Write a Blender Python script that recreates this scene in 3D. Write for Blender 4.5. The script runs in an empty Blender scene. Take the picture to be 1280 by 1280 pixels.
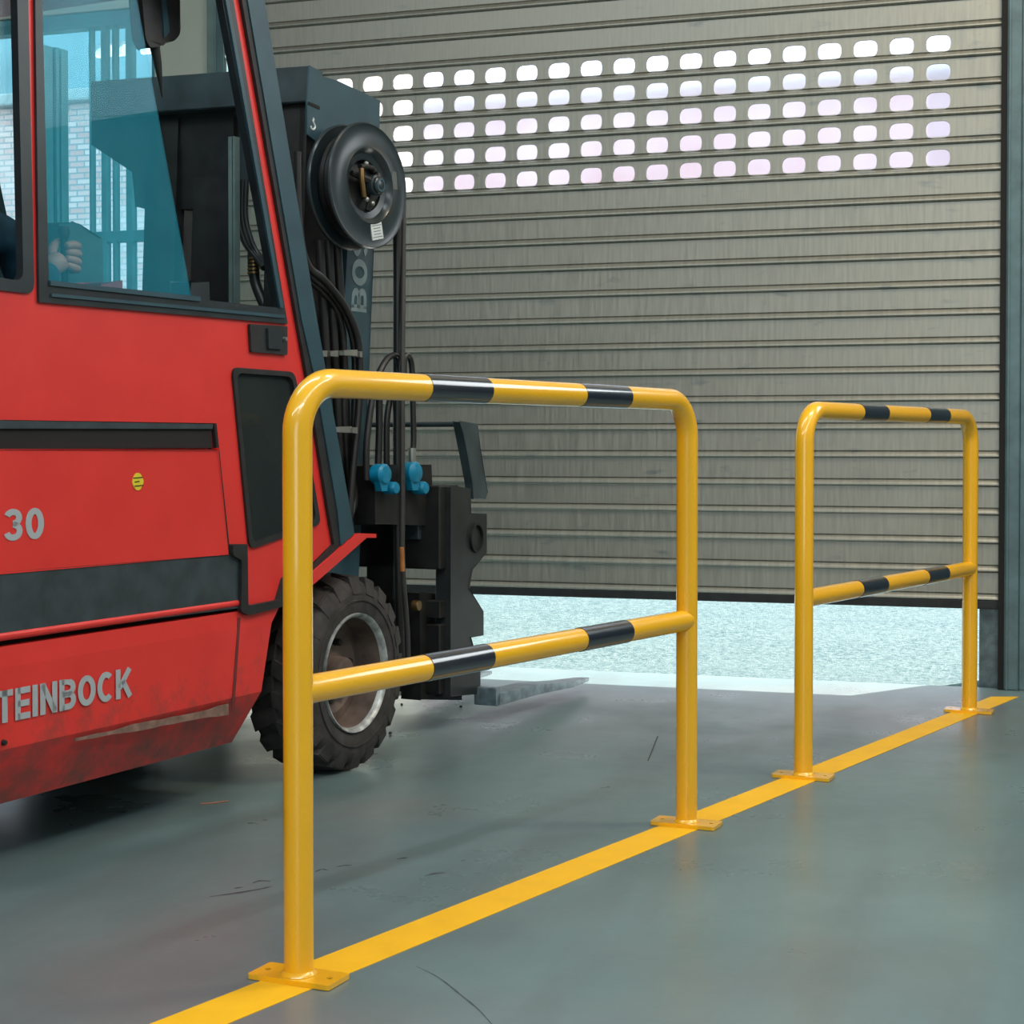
import bpy, bmesh, math, random
from mathutils import Vector, Matrix
from mathutils.geometry import tessellate_polygon
random.seed(4)
C = bpy.context.scene.collection
PI = math.pi
# ------------------------------------------------------------------ camera
CAM = Vector((0, 0, 1.071)); FPX = 2100.0; PITCH = math.radians(1.2)
CY = 557 + FPX * math.tan(PITCH)
cam = bpy.data.objects.new('camera', bpy.data.cameras.new('camera')); C.objects.link(cam)
cam.location = CAM; cam.rotation_euler = (PI/2 - PITCH, 0, 0)
cam.data.sensor_width = 36; cam.data.lens = FPX/1280*36; cam.data.shift_y = (CY-640)/1280
cam.data.clip_end = 300
bpy.context.scene.camera = cam
sc = bpy.context.scene
sc.view_settings.view_transform = 'Standard'; sc.view_settings.look = 'None'
sc.view_settings.gamma = 1; sc.view_settings.use_curve_mapping = False; sc.view_settings.exposure = 0.14

def ray(px, py):                      # sight line measured on the photograph
    a = (px-640)/FPX; b = -(py-CY)/FPX
    return Vector((a, math.cos(PITCH)+b*math.sin(PITCH), -math.sin(PITCH)+b*math.cos(PITCH)))
TW = Vector((-0.5473, 5.4522, 0)); TF = Vector((.4438, .8961, 0)); TU = Vector((-.8961, .4438, 0))
def P(px, py, u=0.0):                 # truck coordinates (forward, up) of a measured point lying in the plane 'u' inboard
    d = ray(px, py); k = (u-(CAM-TW).dot(TU))/d.dot(TU); q = CAM+d*k-TW
    return (q.dot(TF), q.z)
def PL(pts, u=0.0): return [P(x, y, u) for x, y in pts]

# ------------------------------------------------------------------ materials
def newmat(name):
    m = bpy.data.materials.new(name); m.use_nodes = True
    nt = m.node_tree; b = nt.nodes['Principled BSDF']; return m, nt, b
def noise(nt, scale, detail=4, vec=None, rough=.5):
    n = nt.nodes.new('ShaderNodeTexNoise'); n.inputs['Scale'].default_value = scale
    n.inputs['Detail'].default_value = detail; n.inputs['Roughness'].default_value = rough
    if vec: nt.links.new(vec, n.inputs['Vector'])
    return n.outputs['Fac']
def coords(nt, scale=(1,1,1), rot=(0,0,0), kind='Object'):
    t = nt.nodes.new('ShaderNodeTexCoord'); m = nt.nodes.new('ShaderNodeMapping')
    m.inputs['Scale'].default_value = scale; m.inputs['Rotation'].default_value = rot
    nt.links.new(t.outputs[kind], m.inputs['Vector']); return m.outputs['Vector']
def ramp(nt, fac, stops):
    r = nt.nodes.new('ShaderNodeValToRGB'); nt.links.new(fac, r.inputs['Fac'])
    e = r.color_ramp.elements
    while len(e) < len(stops): e.new(.5)
    for i, (p, c) in enumerate(stops):
        e[i].position = p; e[i].color = (*c, 1) if len(c) == 3 else c
    return r.outputs['Color']
def mixc(nt, fac, a, b, mode='MIX'):
    m = nt.nodes.new('ShaderNodeMix'); m.data_type = 'RGBA'; m.blend_type = mode
    for s, v in ((0, fac), (6, a), (7, b)):
        if isinstance(v, (int, float)): m.inputs[s].default_value = v
        elif isinstance(v, tuple): m.inputs[s].default_value = (*v, 1)
        else: nt.links.new(v, m.inputs[s])
    return m.outputs[2]
def bump(nt, b, h, strength, dist=.01):
    n = nt.nodes.new('ShaderNodeBump'); n.inputs['Strength'].default_value = strength
    n.inputs['Distance'].default_value = dist
    nt.links.new(h, n.inputs['Height']); nt.links.new(n.outputs['Normal'], b.inputs['Normal'])
def math_(nt, op, a, b=None, clamp=False):
    m = nt.nodes.new('ShaderNodeMath'); m.operation = op; m.use_clamp = clamp
    for i, v in enumerate((a, b)):
        if v is None: continue
        if isinstance(v, (int, float)): m.inputs[i].default_value = v
        else: nt.links.new(v, m.inputs[i])
    return m.outputs[0]
def simple(name, col, rough=.5, metal=0.0, var=.12, scale=12, spec=.5, coat=0, bmp=0):
    m, nt, b = newmat(name)
    v = noise(nt, scale, 5, coords(nt))
    dk = tuple(max(0, c*(1-var*1.6)) for c in col); lt = tuple(min(1, c*(1+var)) for c in col)
    c = ramp(nt, v, [(.3, dk), (.7, lt)])
    nt.links.new(c, b.inputs['Base Color'])
    b.inputs['Roughness'].default_value = rough; b.inputs['Metallic'].default_value = metal
    b.inputs['Specular IOR Level'].default_value = spec
    b.inputs['Coat Weight'].default_value = coat; b.inputs['Coat Roughness'].default_value = .08
    if bmp: bump(nt, b, noise(nt, scale*8, 4, coords(nt)), bmp, .003)
    return m
M = {}
M['yellow'] = simple('yellow_powder_coat', (.90, .46, .006), .32, var=.02, scale=5, spec=.5, coat=.9)
M['blackband'] = simple('black_band_paint', (.010, .013, .024), .3, var=.1, coat=1.0)
M['line'] = simple('yellow_floor_paint', (.86, .47, .012), .55, var=.04, scale=9, spec=.3)
M['rubber'] = simple('black_rubber', (.012, .014, .015), .55, var=.3, scale=20)
M['frame'] = simple('dark_window_frame', (.016, .024, .028), .38, var=.25, scale=10)
M['teal'] = simple('dark_teal_paint', (.022, .065, .088), .42, var=.12, scale=8)
M['band'] = simple('dark_blue_grey_band', (.030, .045, .052), .5, var=.25, scale=14, bmp=.1)
M['mast'] = simple('dark_mast_steel', (.036, .055, .062), .5, var=.25, scale=9)
M['carr'] = simple('dark_carriage_steel', (.017, .021, .022), .5, var=.3, scale=9)
M['oily'] = simple('oily_black_steel', (.010, .010, .0095), .55, var=.5, scale=14)
M['hose'] = simple('black_hose_rubber', (.014, .014, .014), .42, var=.2)
M['clampm'] = simple('grey_clamp_metal', (.35, .36, .33), .35, .7)
M['reelm'] = simple('reel_black_enamel', (.020, .030, .035), .28, var=.15, scale=7)
M['blue'] = simple('blue_plastic_cap', (.0, .20, .36), .4, var=.1)
M['greyrod'] = simple('pale_grey_steel', (.20, .27, .26), .45, .3)
M['white'] = simple('white_label_paper', (.62, .68, .68), .5, var=.05)
M['letter'] = simple('grey_silver_lettering', (.36, .40, .42), .5, var=.04, scale=30)
M['letterd'] = simple('blue_grey_lettering', (.16, .235, .26), .5, var=.1)
M['sticker'] = simple('yellow_sticker', (.72, .60, .03), .5, var=.05)
M['brass'] = simple('worn_brass', (.22, .13, .05), .35, .8)
M['rim'] = simple('worn_rim_steel', (.42, .44, .43), .42, .35, var=.4, scale=24)
M['dish'] = simple('rusty_wheel_disc', (.12, .085, .07), .7, var=.35, scale=10)
M['orange'] = simple('orange_rust_steel', (.38, .13, .03), .6, var=.3)
M['seatm'] = simple('dark_seat_vinyl', (.02, .03, .04), .6)
M['coat'] = simple('blue_work_coat', (.012, .05, .085), .8, var=.3, scale=16, spec=.2)
M['trousers'] = simple('dark_work_trousers', (.02, .03, .045), .85, spec=.2)
M['skin'] = simple('skin', (.42, .21, .16), .55, var=.12, scale=14)
M['hair'] = simple('brown_hair', (.05, .03, .02), .7)
M['console'] = simple('teal_console_plastic', (.05, .14, .16), .5)
M['redbox'] = simple('dull_red_plastic', (.30, .03, .04), .5)
M['dark'] = simple('underbody_black', (.006, .006, .006), .8)
M['tyre'] = simple('dusty_tyre_rubber', (.040, .036, .034), .82, var=.35, scale=16, bmp=.25)
M['zinc'] = simple('galvanised_guide_rail', (.10, .165, .18), .4, .25, var=.15)
M['darkgap'] = simple('black_gap_fill', (.004, .004, .004), .8)  # black fill for the gaps beside the guide rail
M['beige'] = simple('beige_wall_paint', (.52, .53, .46), .8, var=.05, scale=3)
M['tealwall'] = simple('dark_teal_wall_paint', (.035, .075, .085), .7, var=.1)
M['wallg'] = simple('grey_hall_wall', (.30, .32, .31), .8, var=.08, scale=2)
M['ceil'] = simple('grey_ceiling', (.42, .43, .43), .8, var=.05, scale=2)
M['cyanframe'] = simple('cyan_steel_frame', (.10, .34, .42), .4, var=.1)
M['fascia'] = simple('blue_grey_fascia', (.20, .36, .42), .5, var=.1, scale=2)
M['scratch'] = simple('dark_scuff', (.045, .05, .05), .6)
M['straw'] = simple('reddish_splinter', (.35, .16, .10), .7)

# red truck paint with grime low down
def redmat(name, dirty):
    m, nt, b = newmat(name)
    v = noise(nt, 6, 5, coords(nt))
    col = ramp(nt, v, [(.3, (.63, .027, .022)), (.75, (.72, .036, .030))])
    if dirty:
        tc = nt.nodes.new('ShaderNodeTexCoord'); sp = nt.nodes.new('ShaderNodeSeparateXYZ')
        nt.links.new(tc.outputs['Object'], sp.inputs[0])
        mr = nt.nodes.new('ShaderNodeMapRange'); mr.inputs[1].default_value = .50; mr.inputs[2].default_value = .22
        mr.inputs[3].default_value = 0; mr.inputs[4].default_value = .30
        nt.links.new(sp.outputs['Z'], mr.inputs[0])
        g = noise(nt, 9, 7, coords(nt), .7)
        s = math_(nt, 'ADD', g, mr.outputs[0])
        mask = ramp(nt, s, [(.62, (0,0,0)), (.95, (1,1,1))])
        col = mixc(nt, mask, col, (.16, .045, .035))
        mask2 = ramp(nt, math_(nt, 'ADD', noise(nt, 17, 5, coords(nt), .6), mr.outputs[0]), [(.92, (0,0,0)), (1.0, (1,1,1))])
        col = mixc(nt, mask2, col, (.05, .045, .045))
    nt.links.new(col, b.inputs['Base Color'])
    b.inputs['Roughness'].default_value = .42; b.inputs['Coat Weight'].default_value = .15
    b.inputs['Coat Roughness'].default_value = .15
    return m
M['red'] = redmat('red_truck_paint', False); M['reddirty'] = redmat('red_truck_paint_grimy', True)

# shutter steel
m, nt, b = newmat('galvanised_shutter_steel'); M['shutter'] = m
fine = noise(nt, 1, 3, coords(nt, (70, 1, 5)), .6)
broad = noise(nt, 1, 4, coords(nt, (1.1, 1, 3.2)), .6)
col = ramp(nt, fine, [(.3, (.27, .285, .255)), (.7, (.39, .40, .355))])
col = mixc(nt, math_(nt, 'MULTIPLY', broad, .55), col, (.40, .37, .31))
sm = noise(nt, 1, 3, coords(nt, (5.5, 1, 15)), .5)
smk = ramp(nt, sm, [(.63, (0,0,0)), (.76, (1,1,1))])
sm2 = noise(nt, 1, 2, coords(nt, (90, 1, 4)), .5)
col = mixc(nt, math_(nt, 'MULTIPLY', smk, math_(nt, 'MULTIPLY', sm2, 1.1)), col, (.13, .18, .20))
nt.links.new(col, b.inputs['Base Color']); b.inputs['Metallic'].default_value = .55
rr = ramp(nt, fine, [(.3, (.36,)*3), (.7, (.5,)*3)]); nt.links.new(rr, b.inputs['Roughness'])
bump(nt, b, fine, .12, .004)

# hall floor
m, nt, b = newmat('painted_concrete_floor'); M['floor'] = m
cl = noise(nt, .9, 5, coords(nt), .6)
col = ramp(nt, cl, [(.32, (.105, .160, .163)), (.70, (.155, .228, .228))])
st = noise(nt, 1, 5, coords(nt, (3.5, .5, 1), (0, 0, math.radians(26))), .65)
col = mixc(nt, ramp(nt, st, [(.45, (0,0,0)), (.72, (.55,.55,.55))]), col, (.10, .12, .122))
sp = noise(nt, 42, 3, coords(nt), .6)
col = mixc(nt, ramp(nt, sp, [(.70, (0,0,0)), (.80, (.5,.5,.5))]), col, (.06, .07, .075))
pink_refl = noise(nt, .55, 3, coords(nt, (1,1,1), (0,0,.6)), .5)  # pinkish blotches painted in for reflections on the floor
col = mixc(nt, ramp(nt, pink_refl, [(.52, (0,0,0)), (.68, (.45,.45,.45))]), col, (.20, .165, .165))
nt.links.new(col, b.inputs['Base Color'])
rr = ramp(nt, noise(nt, 2.2, 5, coords(nt), .6), [(.3, (.24,)*3), (.7, (.40,)*3)]); nt.links.new(rr, b.inputs['Roughness'])
bump(nt, b, noise(nt, 3.0, 6, coords(nt), .6), .10, .02)

# asphalt
m, nt, b = newmat('wet_pale_asphalt'); M['asphalt'] = m
gr = noise(nt, 38, 4, coords(nt), .8)
col = ramp(nt, gr, [(.38, (.014, .055, .07)), (.49, (.080, .128, .134)), (.66, (.18, .225, .225))])
col = mixc(nt, ramp(nt, noise(nt, 1.2, 3, coords(nt)), [(.4, (0,0,0)), (.6, (.35,.35,.35))]), col, (.11, .16, .165))
tc = nt.nodes.new('ShaderNodeTexCoord'); sx = nt.nodes.new('ShaderNodeSeparateXYZ'); nt.links.new(tc.outputs['Object'], sx.inputs[0])
wob = math_(nt, 'MULTIPLY', noise(nt, 6, 3, coords(nt)), .12)
ln = math_(nt, 'ABSOLUTE', math_(nt, 'SUBTRACT', math_(nt, 'ADD', sx.outputs['Y'], wob), 2.9))
col = mixc(nt, ramp(nt, ln, [(.0, (.85,)*3), (.035, (0,)*3)]), col, (.05, .10, .12))
nt.links.new(col, b.inputs['Base Color']); b.inputs['Roughness'].default_value = .9; b.inputs['Specular IOR Level'].default_value = .15
bump(nt, b, gr, .8, .02)

# brick
m, nt, b = newmat('pink_brick'); M['brick'] = m
br = nt.nodes.new('ShaderNodeTexBrick'); br.inputs['Scale'].default_value = 1.0
br.inputs['Brick Width'].default_value = .25; br.inputs['Row Height'].default_value = .085
br.inputs['Mortar Size'].default_value = .012
br.inputs['Color1'].default_value = (.70, .38, .36, 1); br.inputs['Color2'].default_value = (.80, .58, .56, 1)
br.inputs['Mortar'].default_value = (.33, .33, .35, 1)
tc = nt.nodes.new('ShaderNodeTexCoord'); sx = nt.nodes.new('ShaderNodeSeparateXYZ'); cb = nt.nodes.new('ShaderNodeCombineXYZ')
nt.links.new(tc.outputs['Object'], sx.inputs[0]); nt.links.new(sx.outputs['X'], cb.inputs['X']); nt.links.new(sx.outputs['Z'], cb.inputs['Y'])
nt.links.new(cb.outputs[0], br.inputs['Vector'])
pn = ramp(nt, noise(nt, .5, 4, coords(nt)), [(.46, (0,0,0)), (.66, (.6,.6,.6))])
col = mixc(nt, pn, br.outputs['Color'], (.74, .70, .71)); nt.links.new(col, b.inputs['Base Color'])
b.inputs['Roughness'].default_value = .85; bump(nt, b, br.outputs['Fac'], -.4, .01)

def glassmat(name, tint, gloss=.06, veil=0.0, veilcol=(.1,.5,.6)):
    m = bpy.data.materials.new(name); m.use_nodes = True; nt = m.node_tree
    nt.nodes.remove(nt.nodes['Principled BSDF']); out = nt.nodes['Material Output']
    tr = nt.nodes.new('ShaderNodeBsdfTransparent'); tr.inputs[0].default_value = (*tint, 1)
    gl = nt.nodes.new('ShaderNodeBsdfGlossy'); gl.inputs['Roughness'].default_value = .0
    fr = nt.nodes.new('ShaderNodeLayerWeight'); fr.inputs['Blend'].default_value = .5
    fz = math_(nt, 'ADD', math_(nt, 'MULTIPLY', math_(nt, 'POWER', fr.outputs['Facing'], 5.0), .9), .04)
    mx = nt.nodes.new('ShaderNodeMixShader'); nt.links.new(math_(nt, 'MULTIPLY', fz, gloss*10), mx.inputs[0])
    nt.links.new(tr.outputs[0], mx.inputs[1]); nt.links.new(gl.outputs[0], mx.inputs[2])
    last = mx.outputs[0]
    if veil:
        df = nt.nodes.new('ShaderNodeBsdfDiffuse'); df.inputs[0].default_value = (*veilcol, 1)  # diffuse colour mixed in to stand for a reflection on the pane
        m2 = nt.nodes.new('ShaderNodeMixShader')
        nt.links.new(ramp(nt, noise(nt, 3, 4, coords(nt)), [(.3, (veil*.8,)*3), (.7, (veil*1.2,)*3)]), m2.inputs[0])
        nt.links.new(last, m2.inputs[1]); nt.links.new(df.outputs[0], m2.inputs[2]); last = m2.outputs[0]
    nt.links.new(last, out.inputs[0]); return m
M['glassc'] = glassmat('cyan_tinted_glass_veiled', (.88, .98, 1.0), .012, .12, (.08, .62, .85))  # tinted pane, with a bluish reflection veil painted in as diffuse colour
M['glass'] = glassmat('clear_glass', (.92, .96, .96), .012)
M['glassd'] = glassmat('dark_smoked_glass', (.10, .13, .14), .08, .45, (.05, .065, .065))  # smoked glass; diffuse colour lightened to stand for its reflection
# translucent vision panels
m = bpy.data.materials.new('frosted_acrylic'); m.use_nodes = True; nt = m.node_tree; M['acrylic'] = m
nt.nodes.remove(nt.nodes['Principled BSDF']); out = nt.nodes['Material Output']
tr = nt.nodes.new('ShaderNodeBsdfRefraction'); tr.inputs['Color'].default_value = (.97, .90, .945, 1); tr.inputs['Roughness'].default_value = .17; tr.inputs['IOR'].default_value = 1.25
tl = nt.nodes.new('ShaderNodeBsdfTranslucent'); tl.inputs[0].default_value = (.9, .9, .92, 1)
mx = nt.nodes.new('ShaderNodeMixShader'); mx.inputs[0].default_value = .03
nt.links.new(tr.outputs[0], mx.inputs[1]); nt.links.new(tl.outputs[0], mx.inputs[2]); nt.links.new(mx.outputs[0], out.inputs[0])

# ------------------------------------------------------------------ mesh helpers
def emit(name, bm, mat, parent=None, mtx=None, smooth=False, recalc=True):
    if recalc: bmesh.ops.recalc_face_normals(bm, faces=bm.faces)
    me = bpy.data.meshes.new(name); bm.to_mesh(me); bm.free()
    for mm in (mat if isinstance(mat, (list, tuple)) else [mat]): me.materials.append(mm)
    if smooth:
        for p in me.polygons: p.use_smooth = True
        try: me.set_sharp_from_angle(angle=math.radians(40))
        except Exception: pass
    o = bpy.data.objects.new(name, me); C.objects.link(o)
    if parent: o.parent = parent
    if mtx is not None: o.matrix_world = mtx
    return o
def box(bm, lo, hi, bev=0.0, seg=2):
    a = [min(lo[i], hi[i]) for i in range(3)]; c = [max(lo[i], hi[i]) for i in range(3)]
    vs = [bm.verts.new((x, y, z)) for x in (a[0], c[0]) for y in (a[1], c[1]) for z in (a[2], c[2])]
    fs = [bm.faces.new([vs[i] for i in q]) for q in ((0,1,3,2),(4,6,7,5),(0,4,5,1),(2,3,7,6),(0,2,6,4),(1,5,7,3))]
    if bev:
        es = list({e for f in fs for e in f.edges})
        bmesh.ops.bevel(bm, geom=es, offset=bev, segments=seg, affect='EDGES', profile=.5)
def poly_in(bm, outer, holes, y0, y1, f=lambda a, b, c: (a, b, c), bev=0):
    loops = [outer] + list(holes)
    tri = tessellate_polygon([[Vector((p[0], p[1], 0)) for p in l] for l in loops])
    flat = [p for l in loops for p in l]
    A = [bm.verts.new(f(p[0], y0, p[1])) for p in flat]; B = [bm.verts.new(f(p[0], y1, p[1])) for p in flat]
    for t in tri:
        try:
            bm.faces.new([A[i] for i in t]); bm.faces.new([B[i] for i in reversed(t)])
        except ValueError: pass
    k = 0
    for l in loops:
        n = len(l)
        for i in range(n):
            j = (i+1) % n
            bm.faces.new((A[k+i], A[k+j], B[k+j], B[k+i]))
        k += n
    if not holes:
        bmesh.ops.dissolve_limit(bm, angle_limit=.001, verts=bm.verts, edges=bm.edges)
        if bev:
            es = [e for e in bm.edges if e.calc_face_angle(0) > .3]
            bmesh.ops.bevel(bm, geom=es, offset=bev, segments=2, affect='EDGES', profile=.5)
def plate(name, outer, u0, u1, mat, parent, holes=(), bev=0, mtx=None):
    bm = bmesh.new(); poly_in(bm, outer, holes, u0, u1, bev=bev)
    return emit(name, bm, mat, parent, mtx)
def rounded(pts, r, n=5):
    out = []; N = len(pts)
    for i in range(N):
        p = Vector(pts[i]); a = Vector(pts[i-1]); c = Vector(pts[(i+1) % N])
        rr = min(r, (a-p).length*.45, (c-p).length*.45)
        s = p+(a-p).normalized()*rr; e = p+(c-p).normalized()*rr
        for k in range(n+1):
            t = k/n; q = s*(1-t)**2 + p*2*t*(1-t) + e*t*t; out.append((q.x, q.y))
    return out
def smoothpath(pts, n=6):
    pts = [Vector(p) for p in pts]; out = []
    for i in range(len(pts)-1):
        p0 = pts[max(i-1, 0)]; p1 = pts[i]; p2 = pts[i+1]; p3 = pts[min(i+2, len(pts)-1)]
        for k in range(n):
            t = k/n
            out.append(.5*((2*p1)+(-p0+p2)*t+(2*p0-5*p1+4*p2-p3)*t*t+(-p0+3*p1-3*p2+p3)*t**3))
    out.append(pts[-1]); return out
def tube(bm, pts, r, seg=14, cap=True, matf=None):
    pts = [Vector(p) for p in pts]; rings = []; N = len(pts)
    d = (pts[1]-pts[0]).normalized(); ref = Vector((0, 0, 1)) if abs(d.z) < .9 else Vector((1, 0, 0))
    x = d.cross(ref).normalized()
    for i, p in enumerate(pts):
        if i == 0: d = pts[1]-p
        elif i == N-1: d = p-pts[i-1]
        else: d = (pts[i+1]-p).normalized()+(p-pts[i-1]).normalized()
        d = d.normalized(); x = (x-d*x.dot(d)).normalized(); y = d.cross(x)
        rr = r[i] if isinstance(r, (list, tuple)) else r
        rings.append([bm.verts.new(p+(x*math.cos(2*PI*k/seg)+y*math.sin(2*PI*k/seg))*rr) for k in range(seg)])
    for i in range(N-1):
        for k in range(seg):
            f = bm.faces.new((rings[i][k], rings[i][(k+1) % seg], rings[i+1][(k+1) % seg], rings[i+1][k]))
            if matf: f.material_index = matf(i)
    if cap:
        bm.faces.new(list(reversed(rings[0]))); bm.faces.new(rings[-1])
def tube_obj(name, pts, r, mat, parent=None, smooth_n=0, seg=14):
    bm = bmesh.new(); tube(bm, smoothpath(pts, smooth_n) if smooth_n else pts, r, seg)
    return emit(name, bm, mat, parent, smooth=True)
def lathe(bm, prof, seg=48, f=lambda a, r, x: (x, 0, 0), closed=False):
    # prof: (radius, axial); f(angle, r, axial) -> xyz
    rings = []
    for r, ax in prof: rings.append([bm.verts.new(f(2*PI*k/seg, r, ax)) for k in range(seg)])
    n = len(prof)
    for i in range(n if closed else n-1):
        for k in range(seg):
            a, b2 = rings[i], rings[(i+1) % n]
            bm.faces.new((a[k], a[(k+1) % seg], b2[(k+1) % seg], b2[k]))
    if not closed:
        for ring in (rings[0], rings[-1]):
            try: bm.faces.new(ring)
            except ValueError: pass
def arc(cx, cy, rx, ry, a0, a1, n=14):
    return [(cx+rx*math.cos(math.radians(a0+(a1-a0)*k/n)), cy+ry*math.sin(math.radians(a0+(a1-a0)*k/n))) for k in range(n+1)]
SW = .195; h_ = SW/2
GLYPH = {   # width, strokes (points, closed)
 'S': (.66, [(arc(.33, .71, .225, .185, 20, 250)+arc(.33, .29, .225, .185, 70, -160), False)]),
 'T': (.60, [([(0, 1-h_), (.60, 1-h_)], False), ([(.30, 0), (.30, 1)], False)]),
 'E': (.56, [([(h_, 0), (h_, 1)], False), ([(h_, 1-h_), (.56, 1-h_)], False), ([(h_, .5), (.52, .5)], False), ([(h_, h_), (.56, h_)], False)]),
 'I': (.21, [([(h_, 0), (h_, 1)], False)]),
 'N': (.66, [([(h_, 0), (h_, 1)], False), ([(.66-h_, 0), (.66-h_, 1)], False), ([(h_, .96), (.66-h_, .04)], False)]),
 'B': (.66, [([(h_, 0), (h_, 1)], False), ([(h_, 1-h_), (.36, 1-h_)]+arc(.36, .715, .185, .18, 90, -90)+[(h_, .535)], False), ([(h_, .50), (.38, .50)]+arc(.38, .302, .18, .198, 90, -90)+[(h_, h_)], False)]),
 'O': (.72, [(arc(.36, .5, .36-h_, .5-h_, 0, 360, 36)[:-1], True)]),
 'C': (.70, [(arc(.36, .5, .36-h_, .5-h_, 48, 312, 28), False)]),
 'K': (.68, [([(h_, 0), (h_, 1)], False), ([(.16, .36), (.60, .98)], False), ([(.30, .60), (.62, .02)], False)]),
 '3': (.62, [(arc(.30, .72, .20, .185, 160, -90, 18), False), (arc(.30, .30, .215, .205, 90, -165, 18), False)]),
 '0': (.62, [(arc(.31, .5, .31-h_, .5-h_, 0, 360, 36)[:-1], True)]),
}
def text_width(txt, gap=.07): return sum(GLYPH[c][0] for c in txt)+gap*(len(txt)-1)
def text_bm(txt, f, gap=.07, thick=.0012):
    """bold block lettering; f maps (x, y, lift) in letter heights to truck coordinates"""
    bm = bmesh.new(); x0 = 0
    def face(ps):
        a = [bm.verts.new(f(p[0]+x0, p[1], 1)) for p in ps]; b2 = [bm.verts.new(f(p[0]+x0, p[1], 0)) for p in ps]
        bm.faces.new(a); bm.faces.new(b2[::-1]); n = len(ps)
        for k in range(n): bm.faces.new((a[k], a[(k+1) % n], b2[(k+1) % n], b2[k]))
    for ch in txt:
        w, strokes = GLYPH[ch]
        for pts, closed in strokes:
            n = len(pts); L_, R_ = [], []
            for k in range(n):
                p = Vector(pts[k]); a = Vector(pts[k-1]) if (k or closed) else None; b2 = Vector(pts[(k+1) % n]) if (k < n-1 or closed) else None
                d = ((p-a).normalized() if a is not None else Vector((0, 0)))+((b2-p).normalized() if b2 is not None else Vector((0, 0)))
                d.normalize(); nn = Vector((-d.y, d.x))*h_
                L_.append(p+nn); R_.append(p-nn)
            for k in range(n if closed else n-1):
                q = (k+1) % n; face([L_[k], L_[q], R_[q], R_[k]])
        x0 += w+gap
    return bm
def tag(o, label, cat=None, group=None, kind=None):
    o['label'] = label
    if cat: o['category'] = cat
    if group: o['group'] = group
    if kind: o['kind'] = kind
    return o
def struct(o): o['kind'] = 'structure'; return o
def empty(name, loc=(0,0,0), rz=0):
    o = bpy.data.objects.new(name, None); C.objects.link(o); o.location = loc; o.rotation_euler = (0, 0, rz)
    o.empty_display_size = .2; return o
def copy_tree(o, parent=None):
    c = o.copy(); C.objects.link(c)
    if parent: c.parent = parent
    for ch in [x for x in C.objects if x.parent == o]: copy_tree(ch, c)
    return c

# ------------------------------------------------------------------ hall  (local: x right along the door wall, y outwards, z up)
HANG = math.atan2(-.30848, .95123)
H = Matrix.Translation((2.1319, 7.3792, 0)) @ Matrix.Rotation(HANG, 4, 'Z')
def hbox(name, lo, hi, mat, bev=0):
    bm = bmesh.new(); box(bm, lo, hi, bev); return struct(emit(name, bm, mat, None, H))
XL, XR, YB, ZC = -9.0, 4.2, -13.0, 5.2
hbox('floor', (XL, YB, -.2), (XR, 0.0, 0), M['floor'])
hbox('ceiling', (XL-.2, YB-.2, ZC), (XR+.2, .35, ZC+.2), M['ceil'])
hbox('wall_left', (XL-.2, YB, -.2), (XL, .35, ZC), M['wallg'])
hbox('wall_right', (XR, YB, -.2), (XR+.2, .35, ZC), M['wallg'])
hbox('wall_near', (XL-.2, YB-.2, -.2), (XR+.2, YB, ZC), M['wallg'])
DL, DR = -3.75, 0.02
ZLINT = 3.66; WT = .30
# back wall: right of the door, over the door, the beige pier, over and left of the glazed opening
hbox('wall_back_right', (.125, 0, -.2), (XR, WT, ZC), M['tealwall'])
bm = bmesh.new(); poly_in(bm, [(XL, -.2), (-7.6, -.2), (-7.6, 3.33), (-4.17, 3.33), (-4.17, -.2), (-3.86, -.2), (-3.86, 3.62), (.125, 3.62), (.125, ZC), (XL, ZC)], [], 0, WT)
struct(emit('wall_back', bm, M['beige'], None, H))
hbox('trim_1', (-3.86, -.02, 0), (-3.80, .02, 3.7), M['greyrod'], .004)
# guide rails and reveal
bm = bmesh.new()
box(bm, (.032, -.035, 0), (.095, .05, 3.66), .006); box(bm, (.095, -.012, 0), (.135, .04, 3.66), .003)
box(bm, (.040, -.045, 0), (.050, -.03, 3.66), .002)
struct(emit('trim_2', bm, M['zinc'], None, H))
hbox('trim_3', (.008, -.03, 0), (.032, .05, 3.66), M['darkgap'])
hbox('trim_4', (-3.80, -.035, 0), (-3.755, .05, 3.66), M['zinc'], .004)
# outer reveal of the opening, seen under the raised curtain
hbox('trim_5', (-.075, .06, -.05), (.02, WT+.05, 3.66), simple('grey_steel_reveal', (.13, .18, .20), .35, .4, var=.3, scale=20))
hbox('trim_6', (.02, .05, -.05), (.125, WT, 3.66), M['darkgap'])
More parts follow.
